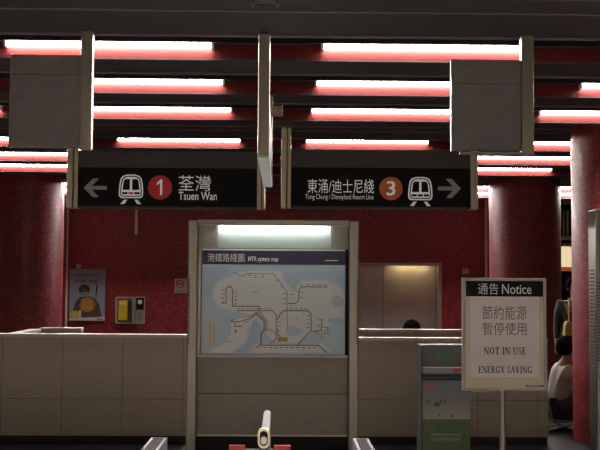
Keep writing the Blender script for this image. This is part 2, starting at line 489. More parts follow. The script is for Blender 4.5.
# centre board seen on its edge
Y0, Y1 = 6.40, 8.50
xa, xb = X(257.5, Y0, 150), X(269.5, Y0, 150)
zb = Z(157, Y0, 263)
r = thing('edge_on_sign', ((xa+xb)/2, (Y0+Y1)/2, SOF), 'long hanging sign seen edge on, between the two direction signs', 'sign')
MB().box(xa, xb, Y0, Y0+0.05, zb, SOF).build('post', M_STEELW, r, 0.012)
MB().box(xa, xb, Y1-0.05, Y1, zb, SOF).build('post', M_STEELW, r, 0.006)
MB().box(xa+0.008, xb-0.008, Y0+0.05, Y1-0.05, zb+0.01, 2.78).build('board', M_BLACK, r)
MB().box(xa, xb, Y0+0.05, Y1-0.05, zb, zb+0.01).build('bottom_strip', mat('pale_bottom', (0.72, 0.74, 0.76), 0.5), r)  # underside coloured pale to stand for its lit face
MB().box(xa+0.006, xb-0.006, Y0+0.05, Y1-0.05, 2.78, 2.80).build('top_strip', M_STEELW, r)
e = pt(280, 111, 8.0)
MB().box(xb-0.01, e.x+0.02, 7.96, 8.06, e.z-0.035, e.z+0.035).build('bracket', M_STEELW, r, 0.004)

# ------------------------------------------------------------------ direction signs
def train_icon(b, px0, px1, py0, py1, Y, mw, mk, mr):
    """Front of a train: white body, black windscreen pair, lamps and splayed rails."""
    a = pt(px0, py1, Y); c = pt(px1, py0, Y)
    W = c.x-a.x; H = c.z-a.z
    def q(u, v): return (a.x+u*W, a.z+v*H)
    def rr_(u0, u1, v0, v1, rad): 
        p = q(u0, v0); s = q(u1, v1); return rrect(p[0], s[0], p[1], s[1], rad*W)
    body = [q(u, v) for u, v in ((0.10,0.20),(0.90,0.20),(0.99,0.27),(1.0,0.40),(0.98,0.66),(0.93,0.86),(0.84,0.95),(0.66,1.0),(0.34,1.0),(0.16,0.95),(0.07,0.86),(0.02,0.66),(0.0,0.40),(0.01,0.27))]
    b.prism(body, Y-0.001, Y, mw)
    inner = [q(u, v) for u, v in ((0.12,0.25),(0.88,0.25),(0.93,0.30),(0.94,0.40),(0.92,0.66),(0.87,0.84),(0.80,0.91),(0.65,0.95),(0.35,0.95),(0.20,0.91),(0.13,0.84),(0.08,0.66),(0.06,0.40),(0.07,0.30))]
    b.prism(inner, Y-0.0015, Y-0.001, mk)
    front = [q(u, v) for u, v in ((0.14,0.28),(0.86,0.28),(0.9,0.34),(0.9,0.42),(0.88,0.66),(0.83,0.82),(0.77,0.88),(0.64,0.92),(0.36,0.92),(0.23,0.88),(0.17,0.82),(0.12,0.66),(0.10,0.42),(0.10,0.34))]
    b.prism(front, Y-0.002, Y-0.0015, mw)
    b.prism([q(u, v) for u, v in ((0.16,0.48),(0.45,0.48),(0.45,0.84),(0.26,0.84),(0.20,0.78))], Y-0.0025, Y-0.002, mk)
    b.prism([q(u, v) for u, v in ((0.55,0.48),(0.84,0.48),(0.80,0.78),(0.74,0.84),(0.55,0.84))], Y-0.0025, Y-0.002, mk)
    for s in (0, 1):
        f = (lambda u: u) if s == 0 else (lambda u: 1-u)
        b.prism([q(f(0.15), 0.33), q(f(0.36), 0.33), q(f(0.36), 0.40), q(f(0.13), 0.40)], Y-0.0025, Y-0.002, mk)
        b.prism([q(f(0.22), 0.15), q(f(0.36), 0.15), q(f(0.24), 0.0), q(f(0.07), 0.0)], Y-0.001, Y, mw)
    b.prism([q(0.40, 0.33), q(0.60, 0.33), q(0.60, 0.40), q(0.40, 0.40)], Y-0.0025, Y-0.002, mr)

def arrow(b, px0, px1, py0, py1, Y, left, m):
    a = pt(px0, py1, Y); c = pt(px1, py0, Y); W = c.x-a.x; H = c.z-a.z
    pts = [(0.0,0.5),(0.40,0.0),(0.66,0.0),(0.36,0.40),(1.0,0.40),(1.0,0.60),(0.36,0.60),(0.66,1.0),(0.40,1.0)]
    if not left: pts = [(1-u, v) for u, v in pts]
    pts = [(a.x+u*W, a.z+v*H) for u, v in pts]
    for idx in ((0,1,2,3),(0,3,6),(3,4,5,6),(0,6,7,8)):
        b.prism([pts[i] for i in idx], Y-0.001, Y, m)

SY = 10.45
def direction_sign(label, x_out0, x_in0, x_in1, x_out1, py_h, py_f, py_fb, py_b, left):
    xm = (x_out0+x_out1)/2
    x0, xi0, xi1, x1 = (X(v, SY, 185) for v in (x_out0, x_in0, x_in1, x_out1))
    zh, zf, zfb, zb = (Z(v, SY, xm) for v in (py_h, py_f, py_fb, py_b))
    r = thing('direction_sign', ((x0+x1)/2, SY+0.08, SOF), label, 'sign', 'hanging direction signs')
    for a, c in ((x0, xi0), (xi1, x1)):
        w_ = c-a
        p = MB().box(a, a+w_*0.55, SY-0.03, SY+0.19, zb, SOF).build('post', M_POST, r, 0.008)
        MB().box(a+w_*0.62, c, SY-0.01, SY+0.17, zb, SOF).build('post_inner_strip', M_POST, p, 0.006)
        MB().box(a+w_*0.5, a+w_*0.66, SY+0.0, SY+0.16, zb+0.004, SOF).build('post_groove', M_RUBBER, p)
    MB().box(xi0, xi1, SY+0.005, SY+0.155, zf, zh).build('header_box', M_HEADER, r, 0.004)
    face = MB().box(xi0, xi1, SY, SY+0.16, zfb, zf).build('sign_face', M_BLACK, r)
    MB().box(xi0, xi1, SY-0.004, SY+0.164, zb, zfb).build('bottom_rail', M_HEADER, r, 0.003)
    return r, face
FS = SY-0.0006
rs, face = direction_sign('black direction sign with left arrow and red number 1, Tsuen Wan', 67, 78, 257, 265, 151, 168, 206.5, 208.5, True)
b = MB(); arrow(b, 83.5, 107, 178.5, 197, FS, True, 0); b.build('arrow', M_GREY, face)
b = MB(); train_icon(b, 118.5, 143.5, 174.5, 204, FS, 0, 1, 2); b.build('train_pictogram', [M_SIGNW, M_BLACK, M_SRED], face)
c = pt(160, 187.5, FS); b = MB(); b.prism(ell(c.x, c.z, 0.127, 0.127, 40), FS-0.001, FS)
d_ = b.build('number_disc', M_SRED, face)
b = MB(); a_ = pt(156, 195, FS-0.002); c_ = pt(162.5, 179.5, FS-0.002); q1 = lambda u, v: (a_.x+u*(c_.x-a_.x), a_.z+v*(c_.z-a_.z))
b.prism([q1(.62, 0), q1(.98, 0), q1(.98, 1), q1(.70, 1), q1(.62, .94)], FS-0.003, FS-0.002); b.prism([q1(.70, 1), q1(.08, .76), q1(.08, .60), q1(.62, .80)], FS-0.003, FS-0.002)
b.build('numeral', M_SIGNW, d_)
text('荃灣', 178.5, 211, 175.5, 191, FS-0.001, M_SIGNW, face, 'lettering', 0.0)
text('Tsuen Wan', 178.5, 217, 192, 200, FS-0.001, M_SIGNW, face, 'lettering', 0.012)

rs, face = direction_sign('black direction sign with right arrow and orange number 3', 281, 291, 470, 478, 150, 168, 206.5, 208.5, False)
text('東涌/迪士尼綫', 307.5, 374, 179.5, 193, FS-0.001, M_SIGNW, face, 'lettering', 0.0)
text('Tung Chung / Disneyland Resort Line', 305.5, 373.5, 194.5, 200.5, FS-0.001, M_SIGNW, face, 'lettering', 0.0)
c = pt(391, 188.5, FS); b = MB(); b.prism(ell(c.x, c.z, 0.123, 0.123, 40), FS-0.001, FS)
d_ = b.build('number_disc', M_ORANGE, face)
text('3', 386.5, 395.5, 181, 195.5, FS-0.002, M_SIGNW, d_, 'numeral', 0.012)
b = MB(); train_icon(b, 408, 432.5, 177, 206, FS, 0, 1, 2); b.build('train_pictogram', [M_SIGNW, M_BLACK, M_BLACK], face)
b = MB(); arrow(b, 438, 461, 179, 198, FS, False, 0); b.build('arrow', M_GREY, face)

# ------------------------------------------------------------------ map kiosk
KY = 9.3
def kiosk(label, cx, Y, with_map):
    """Free-standing steel information stand; sizes come from the system-map stand."""
    x0, x1 = X(188, KY)-X(273, KY)+cx, X(358, KY)-X(273, KY)+cx
    s = lambda px: X(px, KY)-X(273, KY)+cx
    z = lambda py: Z(py, KY, 273)
    D = 0.15
    r = thing('information_kiosk', (cx, Y+D/2, 0), label, 'kiosk', 'steel information kiosks')
    for a, c in ((188, 198), (348.5, 358.5)):
        p = MB().box(s(a), s(c), Y-0.05, Y+D, 0, z(221)).build('side_post', M_STEEL, r, 0.012)
        g = MB()
        lo = s(a)+0.002 if a == 188 else s(c)-0.024
        for i in range(26):
            zz = z(280)-i*(z(280)-z(345))/26
            g.box(lo, lo+0.022, Y-0.0515, Y-0.045, zz-0.012, zz)
        g.build('vent_grille', mat('vent_dark', (0.06, 0.055, 0.05), .7), p)
        if not with_map and a == 188:
            g = MB()
            for i in range(30):
                zz = z(270)-i*0.028
                g.box(s(a)-0.0015, s(a)+0.004, Y+0.0, Y+0.11, zz-0.012, zz)
            g.build('side_grille', M_RUBBER, p)
        MB().box(s(a)+0.05, s(c)-0.042, Y-0.0512, Y-0.049, 0.1, z(222)).build('post_groove', M_BLACK, p)
    MB().box(s(198), s(348.5), Y-0.05, Y+D, z(224.5), z(220)).build('top_bar', M_STEEL, r, 0.006)
    MB().box(s(198), s(348.5), Y-0.05, Y-0.03, z(226.2), z(224.5)).build('lamp_hood', M_STEELD, r)
    MB().box(s(198), s(348.5), Y+0.03, Y+D, z(250), z(224.5)).build('upper_panel', M_KIOSK, r)
    MB().box(s(217), s(331), Y+0.026, Y+0.03, z(248), z(224.5)).build('reflector', M_LIGHTBOX, r)
    zl = z(224.5)-0.024
    t = MB().cyl((s(218.5), Y-0.017, zl), (s(329.5), Y-0.017, zl), 0.012, seg=12).build('lamp_tube', mat('kiosk_tube', (0.9, 0.9, 0.9), 0.4, emit=(0.86, 1.0, 0.95), emit_s=27.0), r, smooth=True)
    for q in (217, 331): MB().box(s(q)-0.012, s(q)+0.012, Y-0.026, Y+0.01, zl-0.014, z(224.5)).build('lamp_socket', M_SOCKET, r)
    MB().box(s(198), s(348.5), Y+0.032, Y+D, z(357), z(250)).build('back_case', M_KIOSK, r)
    MB().box(s(198), s(201), Y+0.0, Y+0.032, z(357), z(249)).build('map_edge', M_STEEL, r)
    MB().box(s(345.5), s(348.5), Y+0.0, Y+0.032, z(357), z(249)).build('map_edge', M_BLACK, r)
    MB().box(s(198), s(348.5), Y-0.012, Y+0.032, z(357.5), z(354.8)).build('map_sill', M_STEELD, r, 0.004)
    MB().box(s(198), s(348.5), Y+0.032, Y+D, z(394), z(357.5)).build('lower_panel', M_KIOSK, r, 0.004)
    MB().box(s(198), s(348.5), Y+0.024, Y+D, z(435), z(394.4)).build('lower_panel', M_KIOSK, r, 0.004)
    MB().box(s(198), s(348.5), Y+0.006, Y+D, z(436.6), z(435)).build('base_strip', M_PALE, r)
    MB().box(s(198), s(348.5), Y+0.1, Y+D-0.02, 0, z(436.4)).build('plinth', M_RUBBER, r)
    return r, s, z
kr, ks, kz = kiosk('lit information kiosk with the blue and white railway system map', X(273, KY), KY, True)

# printed map
BY = KY+0.020
def mp(u, v): p = pt(190+u/3.106, 215+v/3.103, BY); return (p.x, p.z)
M_SEA = mat('map_sea', (0.60, 0.76, 0.87), 0.35)
M_LAND = mat('map_land', (0.84, 0.90, 0.92), 0.35)
M_SEA2 = mat('map_deep_sea', (0.51, 0.68, 0.83), 0.35)
map_mats = [M_SEA, M_LAND, M_SEA2, mat('line_brown', (0.272, 0.184, 0.184), .4), mat('line_red', (0.412, 0.209, 0.209), .4), mat('line_green', (0.195, 0.202, 0.195), .4),
            mat('line_blue', (0.195, 0.202, 0.251), .4), mat('line_grey', (0.342, 0.37, 0.398), .4), mat('line_purple', (0.244, 0.195, 0.258), .4),
            mat('line_orange', (0.412, 0.251, 0.216), .4), mat('line_pink', (0.594, 0.454, 0.468), .4), mat('map_yellow', (0.50, 0.38, 0.04), .4), mat('map_ink', (0.24, 0.24, 0.26), .4),
            mat('map_legend', (0.70, 0.72, 0.66), .4)]
b = MB()
c0 = pt(201.3, 355, BY); c1 = pt(345.3, 264.5, BY)
b.box(c0.x, c1.x, BY, BY+0.012, c0.z, c1.z, 0)
lev = [0.0]
def lay(pts, m):
    lev[0] += 0.00003
    P = [mp(*p) for p in pts]
    a = sum(P[i][0]*P[(i+1) % len(P)][1]-P[(i+1) % len(P)][0]*P[i][1] for i in range(len(P)))
    if a < 0: P = P[::-1]
    b.poly([(x, BY-lev[0], zz) for x, zz in P], m)
def line(pts, wd, m):
    lev[0] += 0.00003
    for (u0, v0), (u1, v1) in zip(pts, pts[1:]):
        d = Vector((u1-u0, v1-v0)); L = d.length
        if L == 0: continue
        d /= L; n = Vector((-d.y, d.x))*wd/2; e_ = d*wd*0.35
        P = [mp(u0-e_.x+n.x, v0-e_.y+n.y), mp(u1+e_.x+n.x, v1+e_.y+n.y), mp(u1+e_.x-n.x, v1+e_.y-n.y), mp(u0-e_.x-n.x, v0-e_.y-n.y)]
        a = sum(P[i][0]*P[(i+1) % 4][1]-P[(i+1) % 4][0]*P[i][1] for i in range(4))
        if a < 0: P = P[::-1]
        b.poly([(x, BY-lev[0], zz) for x, zz in P], m)
# land and sea
lay([(72,262),(74,232),(88,210),(112,196),(128,188),(150,178),(205,172),(282,176),(290,200),(318,232),(332,240),(332,222),(344,208),(420,205),(440,214),(478,232),(480,268),(478,330),(440,335),(430,352),(400,356),(380,362),(352,386),(330,398),(282,396),(262,396),(240,372),(224,340),(205,312),(170,305),(140,300),(112,290),(88,284)], 1)
lay([(60,428),(74,414),(100,404),(122,382),(128,364),(128,332),(150,322),(188,316),(205,318),(196,340),(178,362),(176,392),(150,410),(128,428)], 1)
lay([(188,428),(194,410),(212,398),(280,402),(340,404),(400,398),(425,410),(446,428)], 1)
lay([(292,177),(484,172),(484,214),(440,208),(420,199),(344,202),(330,216),(328,232),(312,224),(298,204)], 2)
lay([(38,160),(128,160),(108,186),(82,204),(66,232),(62,262),(40,270)], 2)
lay([(198,320),(214,340),(228,362),(222,392),(196,404),(172,426),(140,426),(160,408),(180,394),(184,364)], 2)
lay([(440,258),(462,250),(478,262),(474,284),(452,288),(442,276)], 2)
lay([(428,322),(468,316),(478,334),(450,340),(430,334)], 2)
lay([(300,350),(322,342),(340,352),(352,362),(322,378),(306,372)], 0)
# legend
lay([(52,326),(84,326),(84,410),(52,410)], 13)
line([(62,334),(62,402)], 2, 9); line([(74,340),(74,398)], 2, 9)
# lines
line([(135,178),(150,186),(165,190),(180,181),(255,181),(266,190),(301,238),(302,330),(302,366)], 2.2, 7)
line([(100,274),(112,274),(112,230),(119,222),(127,222),(132,232),(132,283),(215,283),(216,300)], 3.0, 3)
line([(146,297),(256,297),(268,311),(268,384),(245,405)], 3.0, 4)
line([(306,275),(326,275),(338,264),(338,232),(346,223),(426,223)], 3.0, 3)
line([(270,325),(280,308),(292,297),(366,297),(376,306),(376,357),(334,404)], 3.2, 5)
line([(205,412),(212,404),(398,404),(424,426)], 3.4, 6)
line([(376,362),(408,357),(410,325)], 3.0, 8); line([(408,348),(428,349),(428,368)], 2.6, 8); line([(398,325),(412,325)], 2.2, 8)
line([(203,306),(216,302),(236,330),(236,354),(230,360)], 7.0, 10)
line([(162,344),(140,346),(138,332),(152,331),(178,324),(205,303),(232,330),(233,356),(222,370),(222,402)], 3.4, 9)
line([(168,336),(182,328),(206,307),(228,332),(229,356),(219,370),(219,402)], 2.0, 6)
line([(236,356),(256,358),(268,370)], 2.4, 4); line([(270,352),(274,372),(288,386)], 2.6, 4)
lay([(272,380),(303,380),(303,393),(272,393)], 11)
# stations: small ink ticks and their captions
def ticks(pts, m=12, w_=3.2, cap=(0, -6), cw=8):
    for u, v in pts:
        lay([(u-w_/2,v-w_/2),(u+w_/2,v-w_/2),(u+w_/2,v+w_/2),(u-w_/2,v+w_/2)], m)
        lay([(u+cap[0]-cw/2,v+cap[1]-1.2),(u+cap[0]+cw/2,v+cap[1]-1.2),(u+cap[0]+cw/2,v+cap[1]+1.2),(u+cap[0]-cw/2,v+cap[1]+1.2)], m)
ticks([(152+i*14, 297) for i in range(8)], cap=(0, -6))
ticks([(300+i*15, 297) for i in range(5)], cap=(0, -6))
ticks([(216+i*17, 404) for i in range(11)], cap=(0, 7), cw=10)
ticks([(346+i*19, 223) for i in range(5)], cap=(0, -6), cw=11)
ticks([(112, 234+i*12) for i in range(4)], cap=(-9, 0))
ticks([(132, 240+i*12) for i in range(4)], cap=(10, 0))
ticks([(268, 318+i*14) for i in range(5)], cap=(9, 0))
ticks([(376, 312+i*12) for i in range(4)], cap=(-9, 0))
ticks([(302, 244+i*16) for i in range(3)], cap=(-9, 0))
ticks([(338, 240), (338, 256)], cap=(9, 0))
ticks([(186, 181), (204, 188), (226, 186), (272, 198), (286, 216)], cap=(0, 6), cw=10)
ticks([(418, 362), (394, 362), (408, 376), (400, 340)], cap=(0, 5), cw=9)
for u, v in ((131, 329), (142, 362)): lay([(u-3,v-6),(u+3,v-6),(u+4,v),(u,v+6),(u-4,v)], 12)
for u, v, q in ((200,240,16),(207,240,5),(120,392,18),(330,320,10),(186,352,7),(318,246,14)): line([(u-q/2,v),(u+q/2,v)], 2.0, 7)
mo = b.build('printed_map', map_mats, kr)
hd = MB().box(c0.x, c1.x, BY-0.002, BY+0.012, kz(264.6), kz(250.6)).build('map_header', M_NAVY, kr)
MB().box(c0.x, c1.x, BY-0.002, BY+0.012, kz(250.6), kz(249.2)).build('header_edge', M_WHITE, hd)
text('港鐵路綫圖', 207.5, 244.5, 253.5, 261.8, BY-0.003, M_WHITE, hd, 'lettering', 0.0)
text('MTR system map', 248, 278.5, 256.6, 262.6, BY-0.003, M_WHITE, hd, 'lettering', 0.03)
MB().box(X(325, BY, 260), X(338, BY, 260), BY-0.003, BY-0.002, kz(260.6), kz(259.7)).build('lettering', M_WHITE, hd)

# second kiosk at the right edge, the same model, nearer
KY2 = 7.5
cx2 = X(594.5, KY2, 300) + (X(273, KY)-X(188, KY))
kr2, ks2, kz2 = kiosk('steel information kiosk cut off by the right edge, in front of the red column', cx2, KY2, False)
MB().box(ks2(201.3), ks2(345.3), KY2+0.02, KY2+0.032, kz(355), kz(249.2)).build('display_board', M_LAND, kr2)

# ------------------------------------------------------------------ notice on a stand
NY = 7.0
nx0, nx1 = X(462, NY, 340), X(546.5, NY, 340)
nz0, nz1 = Z(390.5, NY, 504), Z(278, NY, 504)
cxp = X(504, NY, 420)
r = thing('notice_stand', (cxp, NY+0.05, 0), 'white Notice sheet reading NOT IN USE on a steel pole stand', 'sign')
b = MB()
fwd = 0.022
b.box(nx0, nx0+fwd, NY-0.004, NY+0.02, nz0, nz1); b.box(nx1-fwd, nx1, NY-0.004, NY+0.02, nz0, nz1)
b.box(nx0+fwd, nx1-fwd, NY-0.004, NY+0.02, nz1-0.018, nz1); b.box(nx0+fwd, nx1-fwd, NY-0.004, NY+0.02, nz0, nz0+0.014)
b.build('frame', mat('frame_plastic', (0.42, 0.38, 0.34), 0.25), r, 0.003)
MB().box(nx0+0.01, nx1-0.01, NY+0.004, NY+0.018, nz0+0.006, nz1-0.006).build('backing_sheet', mat('cream_sheet', (0.68, 0.60, 0.43), 0.35), r)
sh = MB().box(X(470, NY), X(539, NY), NY+0.001, NY+0.004, Z(377, NY, 504), Z(281.5, NY, 504)).build('notice_sheet', mat('white_sheet', (0.86, 0.79, 0.76), 0.4), r)
hdr = MB().box(X(466, NY), X(543, NY), NY-0.001, NY+0.004, Z(296.5, NY, 504), Z(281, NY, 504)).build('notice_header', M_BLACK, r)
text('通告', 478, 498.5, 283.2, 294.5, NY-0.002, M_WHITE, hdr, 'lettering', 0.0)
text('Notice', 502, 531.5, 284.2, 294, NY-0.002, M_WHITE, hdr, 'lettering', 0.008)
M_INK = mat('notice_ink', (0.10, 0.09, 0.10), 0.6)
M_INK2 = mat('notice_ink_grey', (0.16, 0.145, 0.15), 0.6)
text('節約能源', 482.5, 526.5, 306, 319.5, NY, M_INK2, sh, 'lettering', 0.0)
text('暫停使用', 482.5, 526.5, 322.5, 335, NY, M_INK2, sh, 'lettering', 0.0)

def serif(body, px0, px1, py0, py1, Y, M, parent):
    """Roman capitals drawn with thick and thin strokes and bracket serifs."""
    TK, TN, SH = 0.20, 0.10, 0.07
    b = MB(); out = []
    def quad(p): out.append(p)
    def st(x0, y0, x1, y1, wd): quad([(x0-wd/2,y0),(x0+wd/2,y0),(x1+wd/2,y1),(x1-wd/2,y1)])
    def ser(x, y, wd): quad([(x-wd/2, y if y == 0 else y-SH),(x+wd/2, y if y == 0 else y-SH),(x+wd/2, SH if y == 0 else y),(x-wd/2, SH if y == 0 else y)])
    def arc(cx, cy, rx, ry, a0, a1, tk, tn, n=14):
        for i in range(n):
            qa = [math.radians(a0+(a1-a0)*(i+j)/n) for j in (0, 1)]
            P = []
            for t, s_ in ((qa[0], 1), (qa[1], 1), (qa[1], 0), (qa[0], 0)):
                P.append((cx+(rx-(0 if s_ else tk))*math.cos(t), cy+(ry-(0 if s_ else tn))*math.sin(t)))
            quad(P)
    wds = {'N':.82,'O':.86,'T':.72,'I':.40,'U':.80,'S':.58,'E':.64,'R':.74,'G':.84,'Y':.76,'A':.80,'V':.78,' ':.34}
    x = 0.0
    polys = []
    for ch in body:
        out = []; W = wds[ch]
        if ch == 'I': st(W/2,0,W/2,1,TK); ser(W/2,0,.34); ser(W/2,1,.34)
        elif ch == 'N':
            st(.14,0,.14,1,TN); st(W-.14,0,W-.14,1,TN); st(W-.15,0,.15,1,TK); ser(.14,0,.26); ser(.12,1,.22); ser(W-.14,1,.26)
        elif ch == 'O': arc(W/2,.5,W/2-.04,.51,0,360,TK,TN,24)
        elif ch == 'T':
            st(W/2,0,W/2,1,TK); ser(W/2,0,.36); quad([(.03,1-TN),(W-.03,1-TN),(W-.03,1),(.03,1)])
            st(.05,.78,.05,1,.05); st(W-.05,.78,W-.05,1,.05)
        elif ch == 'U':
            st(.17,.3,.17,1,TK); st(W-.14,.3,W-.14,1,TN); ser(.17,1,.32); ser(W-.14,1,.24)
            arc(W/2-.01,.33,W/2-.085,.34,180,360,.10,.08)
        elif ch == 'S':
            arc(W/2,.74,W/2-.04,.27,30,270,.13,.11); arc(W/2,.26,W/2-.04,.27,-150,90,.13,.11)
            st(W/2-.13,.60,W/2+.04,.46,.18); st(W/2+.13,.40,W/2-.04,.54,.18); st(W-.09,.74,W-.09,.98,.05); st(.09,.02,.09,.26,.05)
        elif ch == 'E':
            st(.17,0,.17,1,TK); ser(.15,0,.28); ser(.15,1,.28)
            for y in (0,.48,1-TN): quad([(.17,y),(W-.06-(.12 if y == .48 else 0),y),(W-.06-(.12 if y == .48 else 0),y+TN),(.17,y+TN)])
            st(W-.07,.0,W-.07,.22,.05); st(W-.08,.78,W-.08,1,.05); st(W-.18,.4,W-.18,.62,.04)
        elif ch == 'R':
            st(.17,0,.17,1,TK); ser(.17,0,.32); ser(.15,1,.28)
            arc(.30,.74,.32,.26,-90,90,.14,TN); quad([(.17,1-TN),(.31,1-TN),(.31,1),(.17,1)]); quad([(.17,.48),(.31,.48),(.31,.48+TN),(.17,.48+TN)])
            st(W-.08,0,.36,.5,TK); ser(W-.08,0,.22)
        elif ch == 'G':
            arc(W/2-.02,.5,W/2-.05,.51,40,320,TK,TN,20); st(W-.17,.03,W-.17,.44,TK*.9); quad([(W-.34,.40),(W-.02,.40),(W-.02,.45),(W-.34,.45)]); st(W-.12,.74,W-.12,.98,.05)
        elif ch == 'Y':
            st(W/2,0,W/2,.45,TK); ser(W/2,0,.34); st(W/2-.02,.42,.14,1,TK); st(W/2+.02,.42,W-.13,1,TN); ser(.15,1,.28); ser(W-.13,1,.24)
        elif ch == 'A':
            st(.12,0,W/2-.02,1,TN); st(W-.15,0,W/2,1,TK); quad([(.22,.32),(W-.24,.32),(W-.24,.38),(.22,.38)]); ser(.12,0,.24); ser(W-.15,0,.28)
        elif ch == 'V':
            st(W/2,0,.15,1,TK); st(W/2+.02,0,W-.13,1,TN); ser(.15,1,.28); ser(W-.13,1,.24)
        for p in out: polys.append([(x+u, v) for u, v in p])
        x += W+0.05
    a = pt(px0, py1, Y); c = pt(px1, py0, Y)
    sx_, sz_ = (c.x-a.x)/(x-0.05), (c.z-a.z)
    for p in polys:
        b.prism([(a.x+u*sx_, a.z+v*sz_) for u, v in p], Y-0.0008, Y)
    return b.build('lettering', M, parent)
serif('NOT IN USE', 484, 526, 347.3, 354.3, NY+0.0008, M_INK, sh)
serif('ENERGY SAVING', 478.5, 532, 366.3, 373, NY+0.0008, M_INK, sh)
b = MB(); xx = 525.0
while xx < 542:
    wq = random.uniform(0.7, 1.6); b.box(X(xx, NY), X(xx+wq, NY), NY+0.003, NY+0.004, Z(387, NY, 504), Z(385+random.uniform(-.4, .4), NY, 504)); xx += wq+0.45
b.build('small_print', M_INK, r)
MB().cyl((cxp, NY+0.05, 0.02), (cxp, NY+0.05, nz0+0.3), 0.023, seg=20).build('pole', M_STEEL, r, smooth=True)
MB().box(cxp-0.07, cxp+0.07, NY+0.02, NY+0.045, nz0+0.05, nz0+0.25).build('pole_clamp', M_STEELD, r)
MB().box(X(474, NY), X(488, NY), NY+0.0, NY+0.02, nz0-0.012, nz0).build('clip', M_STEELD, r)
MB().cyl((cxp, NY+0.05, 0.0), (cxp, NY+0.05, 0.02), 0.20, 0.19, 36).build('base_plate', M_STEELD, r, smooth=True)

# ------------------------------------------------------------------ leaflet dispenser between the low wall and the notice
DY = 8.2
x0, x1 = X(422, DY, 400), X(470.5, DY, 400)
zt, zsh, zbar0, zbar1 = Z(346, DY, 444), Z(380, DY, 444), Z(373, DY, 444), Z(367, DY, 444)
r = thing('leaflet_dispenser', ((x0+x1)/2, DY+0.16, 0), 'floor-standing leaflet dispenser with blue and green printed front', 'dispenser')
b = MB(); b.prism_x([(DY, 0), (DY, zsh), (DY+0.05, zsh+0.02), (DY+0.12, zt), (DY+0.32, zt), (DY+0.32, 0)], x0, x1)
b.build('body', mat('dispenser_grey', (0.055, 0.06, 0.055), 0.5), r, 0.006)
M_PF = bpy.data.materials.new('printed_landscape'); M_PF.use_nodes = True
nt = M_PF.node_tree; bs = nt.nodes['Principled BSDF']; bs.inputs['Roughness'].default_value = 0.4
tc = nt.nodes.new('ShaderNodeTexCoord'); sp_ = nt.nodes.new('ShaderNodeSeparateXYZ'); cr = nt.nodes.new('ShaderNodeValToRGB')
nt.links.new(tc.outputs['Generated'], sp_.inputs[0]); nt.links.new(sp_.outputs['Z'], cr.inputs['Fac']); nt.links.new(cr.outputs['Color'], bs.inputs['Base Color'])
e = cr.color_ramp.elements; e[0].position = 0.0; e[0].color = (0.055, 0.10, 0.03, 1); e[1].position = 1.0; e[1].color = (0.10, 0.14, 0.20, 1)
for p_, c_ in ((0.57, (0.05, 0.09, 0.025, 1)), (0.585, (0.27, 0.255, 0.24, 1)), (0.80, (0.15, 0.155, 0.17, 1))):
    q_ = cr.color_ramp.elements.new(p_); q_.color = c_
pf = MB().box(x0+0.006, x1-0.004, DY-0.006, DY, 0.05, zsh-0.004).build('printed_front', M_PF, r)
fx = lambda px: X(px, DY, 400); fz = lambda py: Z(py, DY, 444)
def blob(b, px, py, rx, ry, m=0, n=9, seed=0):
    rnd = random.Random(seed)
    c = pt(px, py, DY-0.006)
    b.prism([(c.x+rx*DY/1000*math.cos(2*math.pi*i/n)*rnd.uniform(.6, 1.2), c.z+ry*DY/1000*math.sin(2*math.pi*i/n)*rnd.uniform(.6, 1.2)) for i in range(n)], DY-0.0068, DY-0.006, m)
b = MB()
for i, (px, py, rx, ry) in enumerate(((437, 404, 3.2, 2.8), (441, 401, 1.6, 2.0), (428.5, 401.5, 1.8, 1.3), (445, 402, 1.4, 1.6), (439, 415, .9, 1.3), (452, 416.5, .9, 1.8), (438, 422, .9, 1.2), (446, 426.5, 1.3, 1.2), (424.5, 417, .9, .8), (446, 421, .7, .7), (452, 425, .6, 2.2), (439, 427, .6, 2.2))):
    blob(b, px, py, rx, ry, 0, 9, i)
b.build('printed_figures', mat('print_dark', (0.03, 0.03, 0.035), .5), pf)
b = MB()
for q in range(4): b.prism([(fx(449+q*.8), fz(399+q*2)), (fx(463-q), fz(398+q*2.4)), (fx(463-q), fz(398.7+q*2.4)), (fx(449+q*.8), fz(400+q*2))], DY-0.0066, DY-0.006)
b.build('printed_strokes', mat('print_rose', (0.22, 0.16, 0.16), .5), pf)
MB().box(fx(424.5), fx(433.5), DY-0.007, DY-0.006, fz(389), fz(384.6)).build('printed_badge', mat('print_red', (0.42, 0.03, 0.045), .5), pf)
b = MB()
for row in range(2):
    xx = 431.0
    while xx < 459:
        wq = random.uniform(1.6, 2.8); b.box(fx(xx), fx(xx+wq), DY-0.007, DY-0.006, fz(436+row*4.5), fz(433+row*4.5)); xx += wq+0.5
b.build('printed_caption', mat('print_pale', (0.14, 0.18, 0.11), .5), pf)
b = MB()
for q in range(8): b.box(fx(432+q*4), fx(434.4+q*4), DY-0.0068, DY-0.006, fz(395.5), fz(393.6))
b.build('printed_caption', mat('print_faint', (0.14, 0.17, 0.21), .5), pf)
tr_ = MB().box(x0+0.003, x1-0.012, DY-0.05, DY+0.03, zbar0, zbar1).build('tray_lip', mat('lip_grey', (0.22, 0.23, 0.26), .4), r, 0.006)
MB().box(fx(452), fx(462), DY-0.0515, DY-0.049, Z(371.6, DY-.05, 444), Z(368.6, DY-.05, 444)).build('tray_badge', mat('print_red', (0.42, 0.03, 0.045), .5), tr_)
